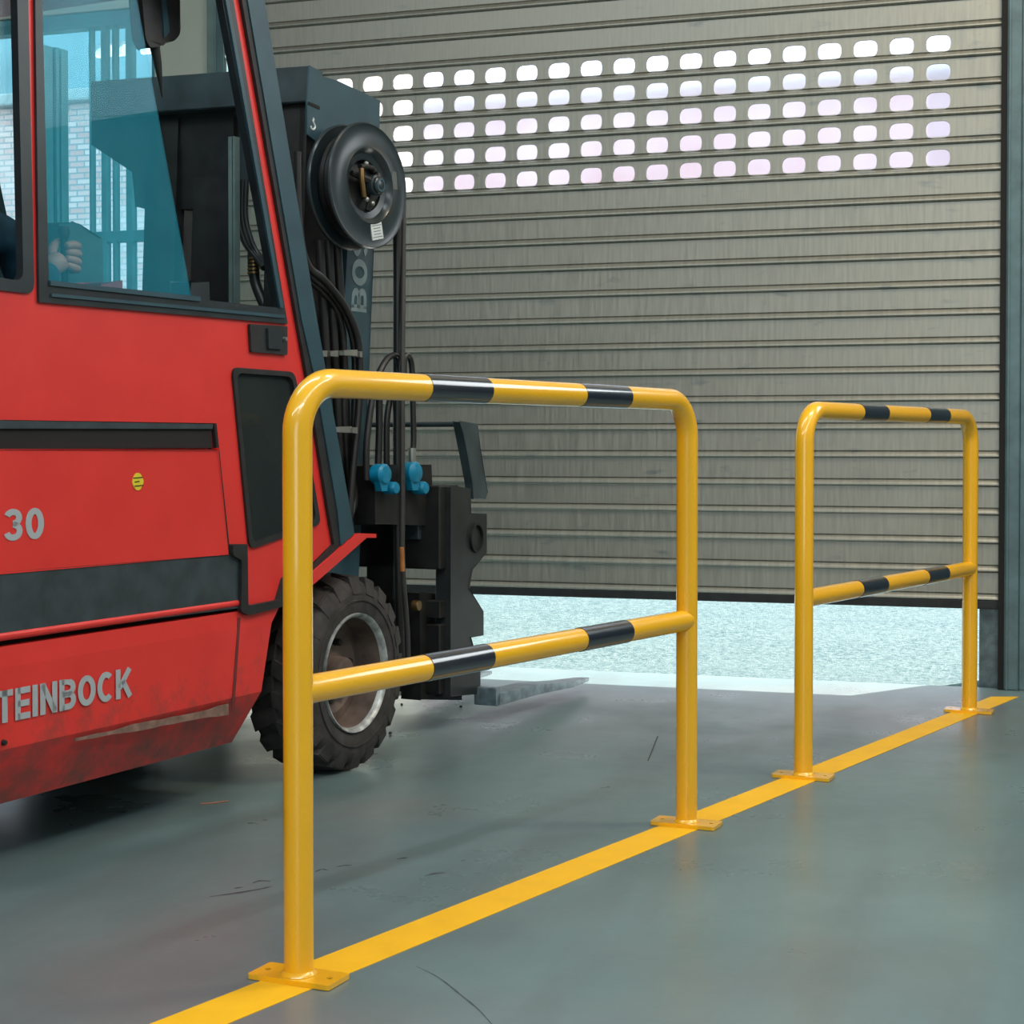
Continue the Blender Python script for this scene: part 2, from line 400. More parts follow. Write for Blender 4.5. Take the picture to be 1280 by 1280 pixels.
# roller shutter
door = empty('door_1'); door.matrix_world = H
tag(door, 'grey steel roller shutter raised a little off the floor, with rows of small glowing panes'); door['kind'] = 'structure'
SP, Z0 = .1259, .386
HX = [-.261-.1588*i for i in range(20)]; HZ = [2.84-SP*i for i in range(5)]
rows = {}
for z in HZ: rows[round((z-SP/2-Z0)/SP)] = z
bm = bmesh.new()
prof = [(-.001, .008), (.002, -.004), (.005, -.013), (.008, -.0165), (.013, -.016), (.020, -.011), (.027, -.003), (.0295, .006), (.032, .008), (.035, 0.0)]
def strip(bm, x0, x1, za, ya, zb, yb):
    v = [bm.verts.new(c) for c in ((x0, ya, za), (x1, ya, za), (x1, yb, zb), (x0, yb, zb))]; bm.faces.new(v)
XA, XB = DL+.0, DR-.002
for k in range(26):
    zb = Z0+SP*k
    pr = [(zb+a, b2) for a, b2 in prof]
    for (za, ya), (zc, yc) in zip(pr, pr[1:]): strip(bm, XA, XB, za, ya, zc, yc)
    lo, hi = zb+.035, zb+SP-.001
    if k not in rows:
        mid = (lo+hi)/2; strip(bm, XA, XB, lo, 0, hi, 0)
        strip(bm, XA, XB, hi, 0, hi, .006)
    else:
        hw, hh = .052, .0385; zc = rows[k]+.006
        edges = [XB]+[(HX[i]+HX[i+1])/2 for i in range(19)]+[HX[-1]-.08, XA]
        for i in range(20):
            x1, x0 = edges[i], edges[i+1]; cx = HX[i]
            hole = rounded([(cx-hw, zc-hh), (cx+hw, zc-hh), (cx+hw, zc+hh), (cx-hw, zc+hh)], .035, 6)
            tri = tessellate_polygon([[Vector((a, b2, 0)) for a, b2 in l] for l in ([(x0, lo), (x1, lo), (x1, hi), (x0, hi)], hole)])
            vs = [bm.verts.new((a, 0, b2)) for a, b2 in [(x0, lo), (x1, lo), (x1, hi), (x0, hi)]+hole]
            for t in tri: bm.faces.new([vs[j] for j in t])
            n = len(hole); bk = [bm.verts.new((a, .012, b2)) for a, b2 in hole]
            rm = [bm.verts.new((cx+(a-cx)*1.05, -.004, zc+(b2-zc)*1.06)) for a, b2 in hole]
            for j in range(n):
                q = (j+1) % n
                bm.faces.new((vs[4+j], vs[4+q], bk[q], bk[j]))
        strip(bm, XA, edges[20], lo, 0, hi, 0); strip(bm, XA, XB, hi, 0, hi, .006)
bmesh.ops.remove_doubles(bm, verts=bm.verts, dist=.0002)
cur = emit('curtain', bm, M['shutter'], door, recalc=False)
bm = bmesh.new(); box(bm, (XA, -.012, Z0-.035), (XB, .02, Z0+.003), .004); emit('bottom_rail', bm, M['rubber'], door)
pane0 = None
for k, z in sorted(rows.items()):
    for cx in HX:
        if pane0 is None:
            bm = bmesh.new(); poly_in(bm, rounded([(-.0535, -.040), (.0535, -.040), (.0535, .040), (-.0535, .040)], .029, 5), [], .0125, .0155)
            pane0 = emit('pane', bm, M['acrylic'], door); o = pane0
        else: o = pane0.copy(); C.objects.link(o); o.parent = door
        o.location = (cx, 0, z+.006)
# glazed opening left of the beige pier
win = empty('window_1'); win.matrix_world = H; win['kind'] = 'structure'
tag(win, 'tall glazed opening with cyan steel bars left of the beige wall, seen through the cab')
bm = bmesh.new(); WX0, WX1 = -7.6, -4.17
box(bm, (WX0, .02, 0), (WX1, .10, .08), .005); box(bm, (WX0, .02, 3.25), (WX1, .10, 3.33), .005)
box(bm, (WX0, .02, 0), (WX0+.07, .10, 3.3), .005); box(bm, (WX1-.03, .02, 0), (WX1, .10, 3.3), .005)
for x, w in ((-4.57, .010), (-4.49, .028), (-4.43, .016), (-4.34, .036), (-5.3, .05), (-6.1, .05), (-6.9, .05)): box(bm, (x-w/2, .03, .05), (x+w/2, .08, 3.3), .002)
box(bm, (-4.55, .035, 2.13), (WX1, .075, 2.19), .003); box(bm, (-6.9, .035, 1.10), (WX1, .075, 1.15), .003)
emit('window_frame', bm, M['cyanframe'], win)
bm = bmesh.new(); box(bm, (WX0+.05, .055, .05), (WX1-.02, .060, 3.27)); emit('pane', bm, M['glass'], win)

# outside
bm = bmesh.new()
v = [bm.verts.new(c) for c in ((-40, .03, -.012), (30, .03, -.012), (30, 40, -.012), (-40, 40, -.012))]; bm.faces.new(v)
struct(emit('ground_outside', bm, M['asphalt'], None, H))
hbox('trim_7', (DL-.1, -.001, -.2), (DR+.1, .032, -.001), M['floor'])
hbox('wall_sun_block', (-4.10, WT, -.1), (-3.95, 3.1, 4.2), M['beige'])  # unseen fin added outside to keep the sun off the cab glass
def building(name, org, ang, w0, w1, zt, label):
    b_ = empty(name); b_.matrix_world = H @ Matrix.Translation(org) @ Matrix.Rotation(ang, 4, 'Z')
    tag(b_, label, 'building')
    bm = bmesh.new(); box(bm, (w0, 0, 0), (w1, 5, zt)); emit('wall', bm, M['brick'], b_)
    return b_
b1 = building('brick_building', (-10.5, 14, -.012), 0, -.6, 26, 5.78, 'long pinkish brick building across the yard, glowing through the small shutter panes')
bm = bmesh.new(); box(bm, (-.6, -.12, 5.70), (26, .2, 5.86), .02); emit('coping', bm, simple('pale_coping', (.5, .52, .52), .7), b1)
b2_ = building('brick_building', (-11.4, 14, -.012), 0, -16, -.1, 6.25, 'taller sunlit brick building with blue grey fascia, seen through the truck cab glass')
bm = bmesh.new()
holes = []
for a, b2 in ((-1.85, -1.77), (-1.73, -1.44), (-1.38, -1.06), (-.99, -.75)): holes.append(rounded([(a, 6.73), (b2, 6.73), (b2, 6.94), (a, 6.94)], .06, 4))
poly_in(bm, [(-16, 6.25), (-.1, 6.25), (-.1, 7.15), (-16, 7.15)], holes, -.12, .02)
emit('fascia', bm, M['fascia'], b2_)
bm = bmesh.new(); box(bm, (-16, -.22, 6.12), (-.1, 0, 6.30), .03); emit('cornice', bm, simple('grey_stone', (.35, .42, .44), .8), b2_)

# ------------------------------------------------------------------ floor line
line = bmesh.new()
def G(px, py, z=0.0):
    d = ray(px, py); return CAM+d*((z-CAM.z)/d.z)
a0, a1, b0, b1 = G(393, 1199), G(1239, 871), G(441, 1217), G(1274, 871)
da = (a1-a0).normalized(); db = (b1-b0).normalized(); dm = (da+db).normalized()
pts = [a0-dm*2.5, b0-dm*2.5, b1, a1]
va = [line.verts.new((p.x, p.y, .0012)) for p in pts]; vb = [line.verts.new((p.x, p.y, .0)) for p in pts]
line.faces.new(va)
for i in range(4): line.faces.new((va[i], vb[i], vb[(i+1) % 4], va[(i+1) % 4]))
lo = emit('floor_line', line, M['line'], None)
tag(lo, 'wide yellow line painted along the grey floor under both barriers', 'floor marking')

# ------------------------------------------------------------------ barriers
TR = .030
def barrier(pa, pb, label, bands_top, bands_low, zt, zl):
    d = Vector((pb[0]-pa[0], pb[1]-pa[1], 0)); L = d.length; ang = math.atan2(d.y, d.x)
    root = empty('safety_barrier', (pa[0], pa[1], 0), ang)
    tag(root, label, 'barrier', 'yellow and black tube barriers on the floor line')
    R = .105
    path = [Vector((0, 0, .010)), Vector((0, 0, zt-R))]
    for k in range(1, 11): t = PI/2*k/10; path.append(Vector((R-R*math.cos(t), 0, zt-R+R*math.sin(t))))
    n1 = len(path)
    def bandpts(bs): return sorted(x for b in bs for x in b)
    xs = bandpts(bands_top)
    for x in xs: path.append(Vector((x, 0, zt)))
    for k in range(0, 11): t = PI/2*k/10; path.append(Vector((L-R+R*math.sin(t), 0, zt-R+R*math.cos(t))))
    path.append(Vector((L, 0, .010)))
    isb = set()
    for q in range(0, len(xs), 2): isb.add(n1+q)
    bm = bmesh.new(); tube(bm, path, TR, 32, True)
    emit('hoop', bm, M['yellow'], root, smooth=True)
    bm = bmesh.new(); tube(bm, [(0, 0, zl), (L, 0, zl)], TR*.98, 32, True)
    emit('mid_rail', bm, M['yellow'], root, smooth=True)
    for bs, z in ((bands_top, zt), (bands_low, zl)):
        for x0, x1 in bs:
            bm = bmesh.new(); lathe(bm, [(TR-.002, x0), (TR+.0008, x0), (TR+.0008, x1), (TR-.002, x1)], 40, lambda a, r, x: (x, r*math.cos(a), z+r*math.sin(a)), closed=True)
            emit('black_band', bm, M['blackband'], root, smooth=True)
    for x in (0, L):
        bm = bmesh.new()
        outer = rounded([(-.043, -.094), (.043, -.094), (.043, .094), (-.043, .094)], .006, 3)
        circ = lambda cy: [(.0 + .0065*math.cos(2*PI*k/14), cy+.0065*math.sin(2*PI*k/14)) for k in range(14)]
        rz = math.radians(-24)-ang+PI/2
        cr, sr = math.cos(rz), math.sin(rz)
        poly_in(bm, outer, [circ(-.072), circ(.072)], .0013, .0115, f=lambda a, y, b2: (x+a*cr-b2*sr, a*sr+b2*cr, y))
        pl = emit('base_plate', bm, M['yellow'], root)
        bm = bmesh.new(); lathe(bm, [(TR-.003, .012), (TR+.007, .012), (TR+.004, .017), (TR-.001, .021)], 32, lambda a, r, h: (x+r*math.cos(a), r*math.sin(a), h), closed=True)
        emit('weld', bm, M['yellow'], root, smooth=True)
        for cy in (-.072, .072):
            bm = bmesh.new(); lathe(bm, [(.0001, .006), (.0062, .006), (.0062, .0085), (.0001, .0085)], 12, lambda a, r, h: (x-cy*sr+r*math.cos(a), cy*cr+r*math.sin(a), h))
            emit('bolt', bm, M['oily'], pl)
    return root
def along(pa, pb, px):                       # distance along a barrier at which it crosses a measured column
    d = Vector((pb[0]-pa[0], pb[1]-pa[1], 0)); L = d.length; d.normalize(); k = (px-640)/FPX
    kk = k*math.cos(PITCH)**1
    return (k*pa[1]-pa[0])/(d.x-k*d.y)
B = [tuple(G(*q))[:2] for q in ((373.5, 1224), (858, 1031.5), (1004, 972), (1211.5, 890))]
bt = [tuple(along(B[0], B[1], x) for x in q) for q in ((528, 604), (722, 779))]
bl = [tuple(along(B[0], B[1], x) for x in q) for q in ((529, 606), (724, 781))]
barrier(B[0], B[1], 'large yellow tube barrier with black bands standing nearest, beside the forklift wheel', bt, bl, 1.198, .580)
bt = [tuple(along(B[2], B[3], x) for x in q) for q in ((1071, 1102), (1154, 1179))]
barrier(B[2], B[3], 'smaller looking yellow tube barrier with black bands standing farther away, near the shutter guide rail', bt, bt, 1.185, .578)

# ------------------------------------------------------------------ forklift
T = empty('forklift', TW, math.atan2(.8961, .4438))
tag(T, 'red forklift truck with black mast and hose reel driving towards the shutter door', 'forklift')
def zof(px, py, u=0): return P(px, py, u)[1]
def tof(px, py, u=0): return P(px, py, u)[0]
TREAR = -2.55
zr0 = zof(0, 526); zr1 = zof(0, 562)                      # dark slot
zw = zof(46, 377)
# cab side with openings
win_o = [P(46, 377), P(357, 405), P(289, 0)]
topz = 2.46
def extrap(p, q, z):
    (t0, z0), (t1, z1) = P(*p), P(*q); k = (z-z0)/(z1-z0); return (t0+(t1-t0)*k, z)
wtop = 2.42
w_outer = [P(46, 378), P(357, 405), extrap((357, 405), (289, 0), wtop), extrap((46, 378), (41, 0), wtop)]
r_outer = rounded([(TREAR+.6, zof(30, 366)), P(41, 368), extrap((41, 368), (33, 0), wtop), (TREAR+.6, wtop)], .03, 5)
lw_px = [(288, 459), (366, 465), (399, 655), (310, 687)]
lw = rounded(PL(lw_px), .03, 6)
redge = [(298, 0), (364, 380), (380, 470), (407, 640), (414, 680)]
side = [(TREAR, zr0), P(267, 529), P(285, 688), P(306, 688), P(306, 760), P(343, 752), P(352, 728), P(388, 706)] + [P(*q) for q in reversed(redge)][0:] + [extrap((364, 380), (298, 0), topz), (TREAR, topz)]
plate('cab_side', side, 0.0, .018, M['red'], T, [w_outer, r_outer, lw])
# frames of the openings
w_inner = [P(58, 354), P(346, 385), extrap((346, 385), (275, 0), wtop-.04), extrap((58, 354), (50, 0), wtop-.04)]
fr = plate('window_frame', w_outer, -.008, .016, M['frame'], T, [w_inner])
bm = bmesh.new()
poly_in(bm, [P(58, 357), P(246, 377), P(246, 371), P(58, 351)], [], -.014, .0)
emit('slider_track', bm, M['teal'], fr)
bm = bmesh.new(); s1 = [P(60, 371), P(352, 398), P(352, 394), P(60, 367)]
poly_in(bm, s1, [], -.013, -.006); emit('drip_rail', bm, M['teal'], fr)
bm = bmesh.new(); s1 = [P(346, 385), P(350, 385), extrap((350, 385), (281, 0), wtop), extrap((346, 385), (277, 0), wtop)]
poly_in(bm, s1, [], -.014, -.006); emit('glazing_bead', bm, M['teal'], fr)
pane = [P(54, 360), P(245, 378), extrap((245, 378), (176, 0), wtop-.02), extrap((58, 354), (46, 0), wtop-.02)]
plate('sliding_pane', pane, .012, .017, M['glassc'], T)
r_inner = rounded([(TREAR+.65, zof(30, 345)), P(27, 352), extrap((22, 330), (18, 0), wtop-.04), (TREAR+.65, wtop-.04)], .03, 5)
plate('rear_window_frame', r_outer, -.006, .016, M['frame'], T, [r_inner])
plate('rear_side_pane', [(TREAR+.62, zof(30, 360)), P(34, 362), extrap((22, 330), (18, 0), wtop-.02), (TREAR+.62, wtop-.02)], .015, .02, M['glass'], T)
lwi = rounded(PL([(293, 466), (363, 471), (393, 650), (314, 679)]), .03, 6)
plate('lower_window_seal', lw, -.008, .012, M['rubber'], T, [lwi])
plate('lower_window', lwi, .004, .010, M['glassd'], T)
# narrow red pillar strip, rubber seal, teal front pillar
seal = [(298, 0), (304, 0), (372, 400), (390, 480), (417, 640), (421, 682), (388, 716), (350, 742), (350, 735), (388, 708), (414, 680), (407, 640), (380, 470), (364, 380)]
sp_ = [P(*q) for q in seal]; sp_[0] = extrap((364, 380), (298, 0), topz); sp_[1] = extrap((372, 400), (304, 0), topz)
plate('pillar_seal', sp_, -.012, .018, M['rubber'], T)
pil = [P(372, 400), P(390, 480), P(417, 640), P(421, 682), P(438, 667), P(391, 400), extrap((391, 400), (325, 0), topz), extrap((372, 400), (304, 0), topz)]
plate('front_pillar', pil, -.016, .05, M['teal'], T)
FU = 1.15
plate('front_pillar', pil, FU, FU+.06, M['teal'], T)
# windscreen between the two front pillars
A1 = extrap((391, 400), (325, 0), topz-.04); A0 = P(432, 640)
bm = bmesh.new()
def tu(t, u, z): return (t, u, z)
q = [tu(A0[0]-.03, .05, A0[1]), tu(A0[0]-.03, FU, A0[1]), tu(A1[0]-.03, FU, A1[1]), tu(A1[0]-.03, .05, A1[1])]
v1 = [bm.verts.new(c) for c in q]; v2 = [bm.verts.new((c[0]+.005, c[1], c[2])) for c in q]
bm.faces.new(v1); bm.faces.new(v2)
for i in range(4): bm.faces.new((v1[i], v1[(i+1) % 4], v2[(i+1) % 4], v2[i]))
emit('windscreen', bm, M['glass'], T)
# roof, far side of the cab
bm = bmesh.new(); box(bm, (TREAR, -.005, topz), (A1[0]+.03, FU+.07, topz+.09), .03); emit('roof', bm, M['red'], T)
xb0, xb1 = tof(50, 200, FU), tof(78, 200, FU)
bm = bmesh.new()
box(bm, (TREAR, FU, .80), (A0[0]-.05, FU+.04, 1.45)); box(bm, (TREAR, FU, 1.4), (TREAR+.12, FU+.04, topz))
emit('far_cab_side', bm, M['red'], T)
bm = bmesh.new(); xm = tof(62, 200, FU)
box(bm, (xb0, FU-.02, 1.4), (xm, FU+.05, topz), .006)
for a, b2 in ((tof(63, 200, FU), tof(67, 200, FU)), (tof(69, 200, FU), tof(78, 200, FU))): box(bm, (a, FU-.03, 1.4), (b2, FU+.03, topz), .004)
emit('far_window_post', bm, M['cyanframe'], T)
# door latch
bm = bmesh.new(); poly_in(bm, rounded(PL([(309, 405), (356, 408), (356, 444), (311, 440)]), .006, 3), [], -.010, .002)
lt = emit('door_latch', bm, M['rubber'], T)
plate('latch_flap', rounded(PL([(329, 410), (347, 411), (347, 437), (330, 436)]), .003, 2), -.018, -.008, M['frame'], lt)
bm = bmesh.new(); kt = P(351, 424); lathe(bm, [(.0001, -.022), (.006, -.022), (.007, -.008), (.0001, -.008)], 14, lambda a, r, h: (kt[0]+r*math.cos(a), h, kt[1]+r*math.sin(a)))
emit('lock', bm, M['clampm'], lt)
# slot, bonnet side, band, lip, skirt
plate('air_slot', [(TREAR+.1, zr1), P(267, 560), P(266, 529), (TREAR+.1, zr0)], .006, .016, M['dark'], T)
plate('slot_trim', [(TREAR+.1, zr0-.026), P(265, 536), P(266, 530), (TREAR+.1, zr0)], -.002, .01, M['band'], T)
zb0 = zof(0, 711); zb1 = zof(0, 790)
tpan = [(TREAR, zb0), P(282, 691), P(269, 562), (TREAR, zr1)]
plate('bonnet_panel', tpan, -.006, .03, M['red'], T, bev=.006)
plate('rubbing_band', [(TREAR, zb1), P(300, 758), P(300, 692), (TREAR, zb0)], -.004, .03, M['band'], T, bev=.004)
bm = bmesh.new(); zl = zof(0, 796)
tube(bm, [(TREAR, .003, zl), (tof(298, 763), .003, zl)], .0115, 20); emit('lower_lip', bm, M['red'], T, smooth=True)
bm = bmesh.new(); poly_in(bm, rounded([P(286, 680), P(304, 680), P(305, 757), P(343, 750), P(351, 722), P(359, 716), P(359, 730), P(348, 758), P(306, 769), P(296, 764), P(297, 700), P(286, 694)], .008, 3), [], -.016, .0)
emit('step_seal', bm, M['rubber'], T)
# skirt, with the lower part turned in
zk = zof(0, 938); zbt = zof(0, 1005, .075); zt_ = zof(0, 809)
tR1 = tof(350, 770); tR2 = tof(326, 880); tR3 = tof(290, 930, .075)
bm = bmesh.new()
sec = lambda t_top, t_k, t_b: None
rows_ = [[(TREAR, .0, zt_), (tR1, .0, zt_)], [(TREAR, -.004, zk+.2), ((tR1+tR2)/2, -.004, zk+.2)], [(TREAR, -.002, zk), (tR2, -.002, zk)], [(TREAR, .075, zbt), (tR3, .075, zbt)]]
fv = [[bm.verts.new(c) for c in r] for r in rows_]; bv = [[bm.verts.new((c[0], c[1]+.03, c[2])) for c in r] for r in rows_]
for i in range(3):
    bm.faces.new((fv[i][0], fv[i][1], fv[i+1][1], fv[i+1][0])); bm.faces.new((bv[i][1], bv[i][0], bv[i+1][0], bv[i+1][1]))
    bm.faces.new((fv[i][1], bv[i][1], bv[i+1][1], fv[i+1][1])); bm.faces.new((fv[i][0], fv[i+1][0], bv[i+1][0], bv[i][0]))
bm.faces.new((fv[0][0], bv[0][0], bv[0][1], fv[0][1])); bm.faces.new((fv[3][0], fv[3][1], bv[3][1], bv[3][0]))
bmesh.ops.bevel(bm, geom=[e for e in bm.edges if e.calc_face_angle(0) > .3], offset=.006, segments=2, affect='EDGES')
skirt = emit('skirt', bm, M['reddirty'], T)
# scuffed stripe on the skirt, panel joint
bm = bmesh.new()
up = []; dn = []
for i in range(17):
    x = 92+i*12; yy = 925-(x-92)*.195; w = 3+4*(i/16)+random.uniform(-1.5, 1.5)
    up.append(P(x, yy-w)); dn.append(P(x, yy+w*.7))
poly_in(bm, up+dn[::-1], [], -.0052, -.003); emit('scuffed_stripe', bm, simple('scraped_brown_paint', (.22, .13, .10), .7, var=.3, scale=30), skirt)
bm = bmesh.new(); poly_in(bm, [P(296, 772), P(299, 772), P(291, 890), P(288, 890)], [], -.0050, -.003); emit('panel_joint', bm, simple('dark_red_joint', (.13, .02, .02), .7), skirt)
bm = bmesh.new(); poly_in(bm, [P(267, 529), P(270, 529), P(287, 690), P(283, 690)], [], -.002, .01); emit('panel_gap', bm, M['dark'], T)
bm = bmesh.new(); kp = P(3, 928); lathe(bm, [(.0001, -.012), (.006, -.011), (.008, -.002), (.0001, -.002)], 12, lambda a, r, h: (kp[0]+r*math.cos(a), h, kp[1]+r*math.sin(a))); emit('bolt', bm, M['dark'], skirt)
# lettering
def fit(t0, t1, z0, z1, u, total):
    return lambda x, y, k: (t0+(t1-t0)*x/total, u-.0012*k, z0+(z1-z0)*y)
tk = tof(162, 855); tT = tof(-7, 870); full = text_width('STEINBOCK', .085); part = text_width('TEINBOCK', .085)
emit('name_lettering', text_bm('STEINBOCK', fit(tk-(tk-tT)*full/part, tk, zof(150, 873), zof(150, 836), -.0055, full), .085), M['letter'], skirt)
emit('number_lettering', text_bm('30', fit(tof(2, 655), tof(52, 655), zof(25, 675), zof(25, 635.5), -.0065, text_width('30', .1)), .1), M['letter'], T)
# yellow sticker on the bonnet panel
bm = bmesh.new(); ct = P(169.5, 602); poly_in(bm, [(ct[0]+.0215*math.cos(2*PI*k/24)*(1+.07*math.cos(8*PI*k/24)), ct[1]+.0235*math.sin(2*PI*k/24)) for k in range(24)], [], -.0085, -.006)
stk = emit('sticker', bm, M['sticker'], T)
bm = bmesh.new()
for y, a, b2 in ((597, 163, 175), (602, 165, 171), (607, 165, 176)): poly_in(bm, [P(a, y), P(b2, y-1), P(b2, y+.2), P(a, y+1.2)], [], -.0095, -.0084)
emit('sticker_print', bm, M['dark'], stk)
# mudguard strip
bm = bmesh.new()
poly_in(bm, [P(350, 757), P(388, 728), P(452, 672), P(464, 672), P(464, 667), P(440, 667), P(388, 712), P(350, 742)], [], -.02, .28)
emit('mudguard', bm, M['red'], T)
# body core, counterweight, underside, cab inside
bm = bmesh.new(); box(bm, (TREAR, .115, zbt+.02), (-.42, 1.18, .56)); box(bm, (TREAR, .04, .545), (-.42, 1.18, .80)); box(bm, (-.42, .26, .26), (.10, 1.0, .80)); box(bm, (TREAR+.05, .34, .12), (-.62, .95, zbt+.03))  # lowest box reaches down to darken the space under the truck
emit('chassis', bm, M['dark'], T)
bm = bmesh.new(); box(bm, (TREAR-.35, .0, .25), (TREAR, 1.22, 1.30), .06); emit('counterweight', bm, M['red'], T)
bm = bmesh.new(); box(bm, (TREAR, 1.19, .08), (tR2, 1.22, 1.0), .01); emit('far_skirt', bm, M['red'], T)  # unseen side brought down low to block light under the truck
bm = bmesh.new(); box(bm, (TREAR, .05, .80), (-1.55, 1.14, 1.15), .02); emit('engine_cover', bm, M['dark'], T)
bm = bmesh.new(); box(bm, (TREAR, .04, 1.12), (TREAR+.05, 1.14, 1.40)); box(bm, (TREAR, .04, 1.4), (TREAR+.05, .12, topz)); emit('rear_cab_frame', bm, M['red'], T)
bm = bmesh.new(); box(bm, (-1.62, .40, 1.14), (-1.17, .92, 1.24), .03); box(bm, (-1.66, .42, 1.22), (-1.53, .90, 1.72), .04); emit('driver_seat', bm, M['seatm'], T)
cons = PL([(66, 279), (84, 278), (96, 283), (121, 299), (122, 378), (66, 378)], .62)
bm = bmesh.new(); poly_in(bm, rounded(cons, .012, 3), [], .60, .86, bev=.004); cns = emit('dashboard', bm, M['console'], T)
lx, lz = P(80, 322, .45)
tube_obj('control_lever', [(lx+.01, .455, 1.25), (lx+.005, .452, lz-.08), (lx, .45, lz+.075)], .011, M['rubber'], T, 4)
bm = bmesh.new(); lathe(bm, [(.0001, -.02), (.014, -.018), (.018, 0), (.014, .016), (.0001, .02)], 16, lambda a, r, h: (lx+r*math.cos(a), .45+r*math.sin(a), lz+.075+h)); emit('lever_knob', bm, M['rubber'], T, smooth=True)
bm = bmesh.new(); lathe(bm, [(.19+.014*math.cos(k*PI/4), .014*math.sin(k*PI/4)) for k in range(8)], 40, lambda a, r, h: (-.62+r*math.cos(a)*.85+h*.5, .70+r*math.sin(a), 1.28+r*math.cos(a)*.45-h*.8), closed=True)
for k in range(3):
    a = k*2*PI/3; tube(bm, [(-.62, .70, 1.28), (-.62+.19*math.cos(a)*.85, .70+.19*math.sin(a), 1.28+.19*math.cos(a)*.45)], .009, 8)
tube(bm, [(-.62, .70, 1.28), (-.35, .70, .9)], .02, 10); emit('steering_wheel', bm, M['rubber'], T, smooth=True)
bm = bmesh.new(); poly_in(bm, PL([(125, 354), (152, 352), (152, 376), (126, 376)], .3), [], .30, .42, bev=.004); emit('red_box', bm, M['redbox'], T)
bm = bmesh.new(); poly_in(bm, PL([(213, 353), (236, 355), (237, 378), (214, 377)], .12), [], .05, .12, bev=.004); emit('slider_grip', bm, M['frame'], T)
# mirror
bm = bmesh.new(); poly_in(bm, rounded(PL([(163, -30), (213, -30), (214, 43), (208, 50), (192, 57), (176, 62), (170, 50)], .16), .012, 4), [], .13, .17, bev=.004)
mi = emit('rear_view_mirror', bm, M['rubber'], T, smooth=False)
bm = bmesh.new(); poly_in(bm, rounded(PL([(201, -10), (205, -10), (211, 40), (204, 48)], .13), .004, 3), [], .126, .131); emit('mirror_glass', bm, M['teal'], mi)
m0 = P(192, 50, .15); m1 = P(203, 122, .15); m2 = P(190, -60, .15)
bm = bmesh.new(); tube(bm, [(m0[0], .15, m0[1]), ((m0[0]+m1[0])/2, .15, (m0[1]+m1[1])/2+.01), (m1[0], .15, m1[1])], [.016, .011, .002], 10)
tube(bm, [(m0[0], .15, 2.3), (m0[0], .15, topz+.02)], .012, 10)
emit('mirror_arm', bm, M['rubber'], mi, smooth=True)

# wheels
def wheel_bm():
    ct_, cz, Rr = 0, 0, .327
    f = lambda a, r, h: (r*math.sin(a), h, r*math.cos(a))
    bm = bmesh.new()
    prof = [(.190, .012), (.205, .002), (.24, -.004), (.275, .0), (.296, .010), (.306, .028), (.308, .20), (.296, .222), (.26, .232), (.20, .225), (.19, .21)]
    lathe(bm, prof, 72, f, closed=True)
    n = 20
    for i in range(n):                   # chunky side lugs, two rows in a chevron
        a0 = 2*PI*i/n
        for side_ in (0, 1):
            aa = a0+(PI/n if side_ else 0)
            ya, yb = (.004, .118) if side_ == 0 else (.226, .112)
            w0, w1 = .105, .085; sh = .16
            ring = []
            for r_ in (.285, Rr):
                k = .9 if r_ > .3 else 1.05
                ring.append([f(aa-w0*k, r_-(.008 if r_ > .3 else 0), ya+(.010 if side_ == 0 else -.010)*(r_ > .3)), f(aa+w0*k, r_-(.008 if r_ > .3 else 0), ya+(.010 if side_ == 0 else -.010)*(r_ > .3)), f(aa+sh+w1*k, r_, yb), f(aa+sh-w1*k, r_, yb)])
            v = [[bm.verts.new(c) for c in r_] for r_ in ring]
            bm.faces.new(v[1])
            for q in range(4): bm.faces.new((v[0][q], v[0][(q+1) % 4], v[1][(q+1) % 4], v[1][q]))
            # sidewall shoulder of the lug
            if side_ == 0:
                c4 = [f(aa-w0*.95, .262, -.0045), f(aa+w0*.95, .262, -.0045), f(aa+w0*.9, Rr-.012, .010), f(aa-w0*.9, Rr-.012, .010)]
                c5 = [f(aa-w0*.95, .262, .02), f(aa+w0*.95, .262, .02), f(aa+w0*.9, Rr-.012, .05), f(aa-w0*.9, Rr-.012, .05)]
                va_ = [bm.verts.new(c) for c in c4]; vb_ = [bm.verts.new(c) for c in c5]
                bm.faces.new(va_)
                for q in range(4): bm.faces.new((va_[q], va_[(q+1) % 4], vb_[(q+1) % 4], vb_[q]))
    # raised ring of moulded detail on the sidewall
    lathe(bm, [(.238, .0), (.238, -.0075), (.243, -.0075), (.243, .0)], 72, f, closed=True)
    return bm
def make_wheel(loc, flip=False):
    w = empty('wheel', loc); w.parent = T
    if flip: w.rotation_euler = (0, 0, PI)
    emit('tyre', wheel_bm(), M['tyre'], w, smooth=True)
    f = lambda a, r, h: (r*math.sin(a), h, r*math.cos(a))
    bm = bmesh.new(); lathe(bm, [(.181, .018), (.184, .008), (.188, .0), (.196, -.004), (.198, .004), (.193, .02), (.188, .022)], 64, f, closed=True)
    emit('rim', bm, M['rim'], w, smooth=True)
    bm = bmesh.new(); lathe(bm, [(.0001, .085), (.060, .085), (.070, .105), (.12, .110), (.14, .095), (.176, .10), (.181, .05), (.182, .016), (.189, .018), (.189, .125), (.0001, .125)], 48, f)
    lathe(bm, [(.0001, .035), (.042, .037), (.048, .045), (.052, .09), (.0001, .09)], 32, f)
    emit('wheel_disc', bm, M['dish'], w, smooth=True)
    for k in range(6):
        a = 2*PI*k/6+.3; bm = bmesh.new()
        lathe(bm, [(.0001, .078), (.010, .078), (.012, .082), (.012, .112), (.0001, .112)], 6, lambda b_, r, h: (.098*math.sin(a)+r*math.sin(b_), h, .098*math.cos(a)+r*math.cos(b_)))
        emit('wheel_nut', bm, M['oily'], w)
    return w
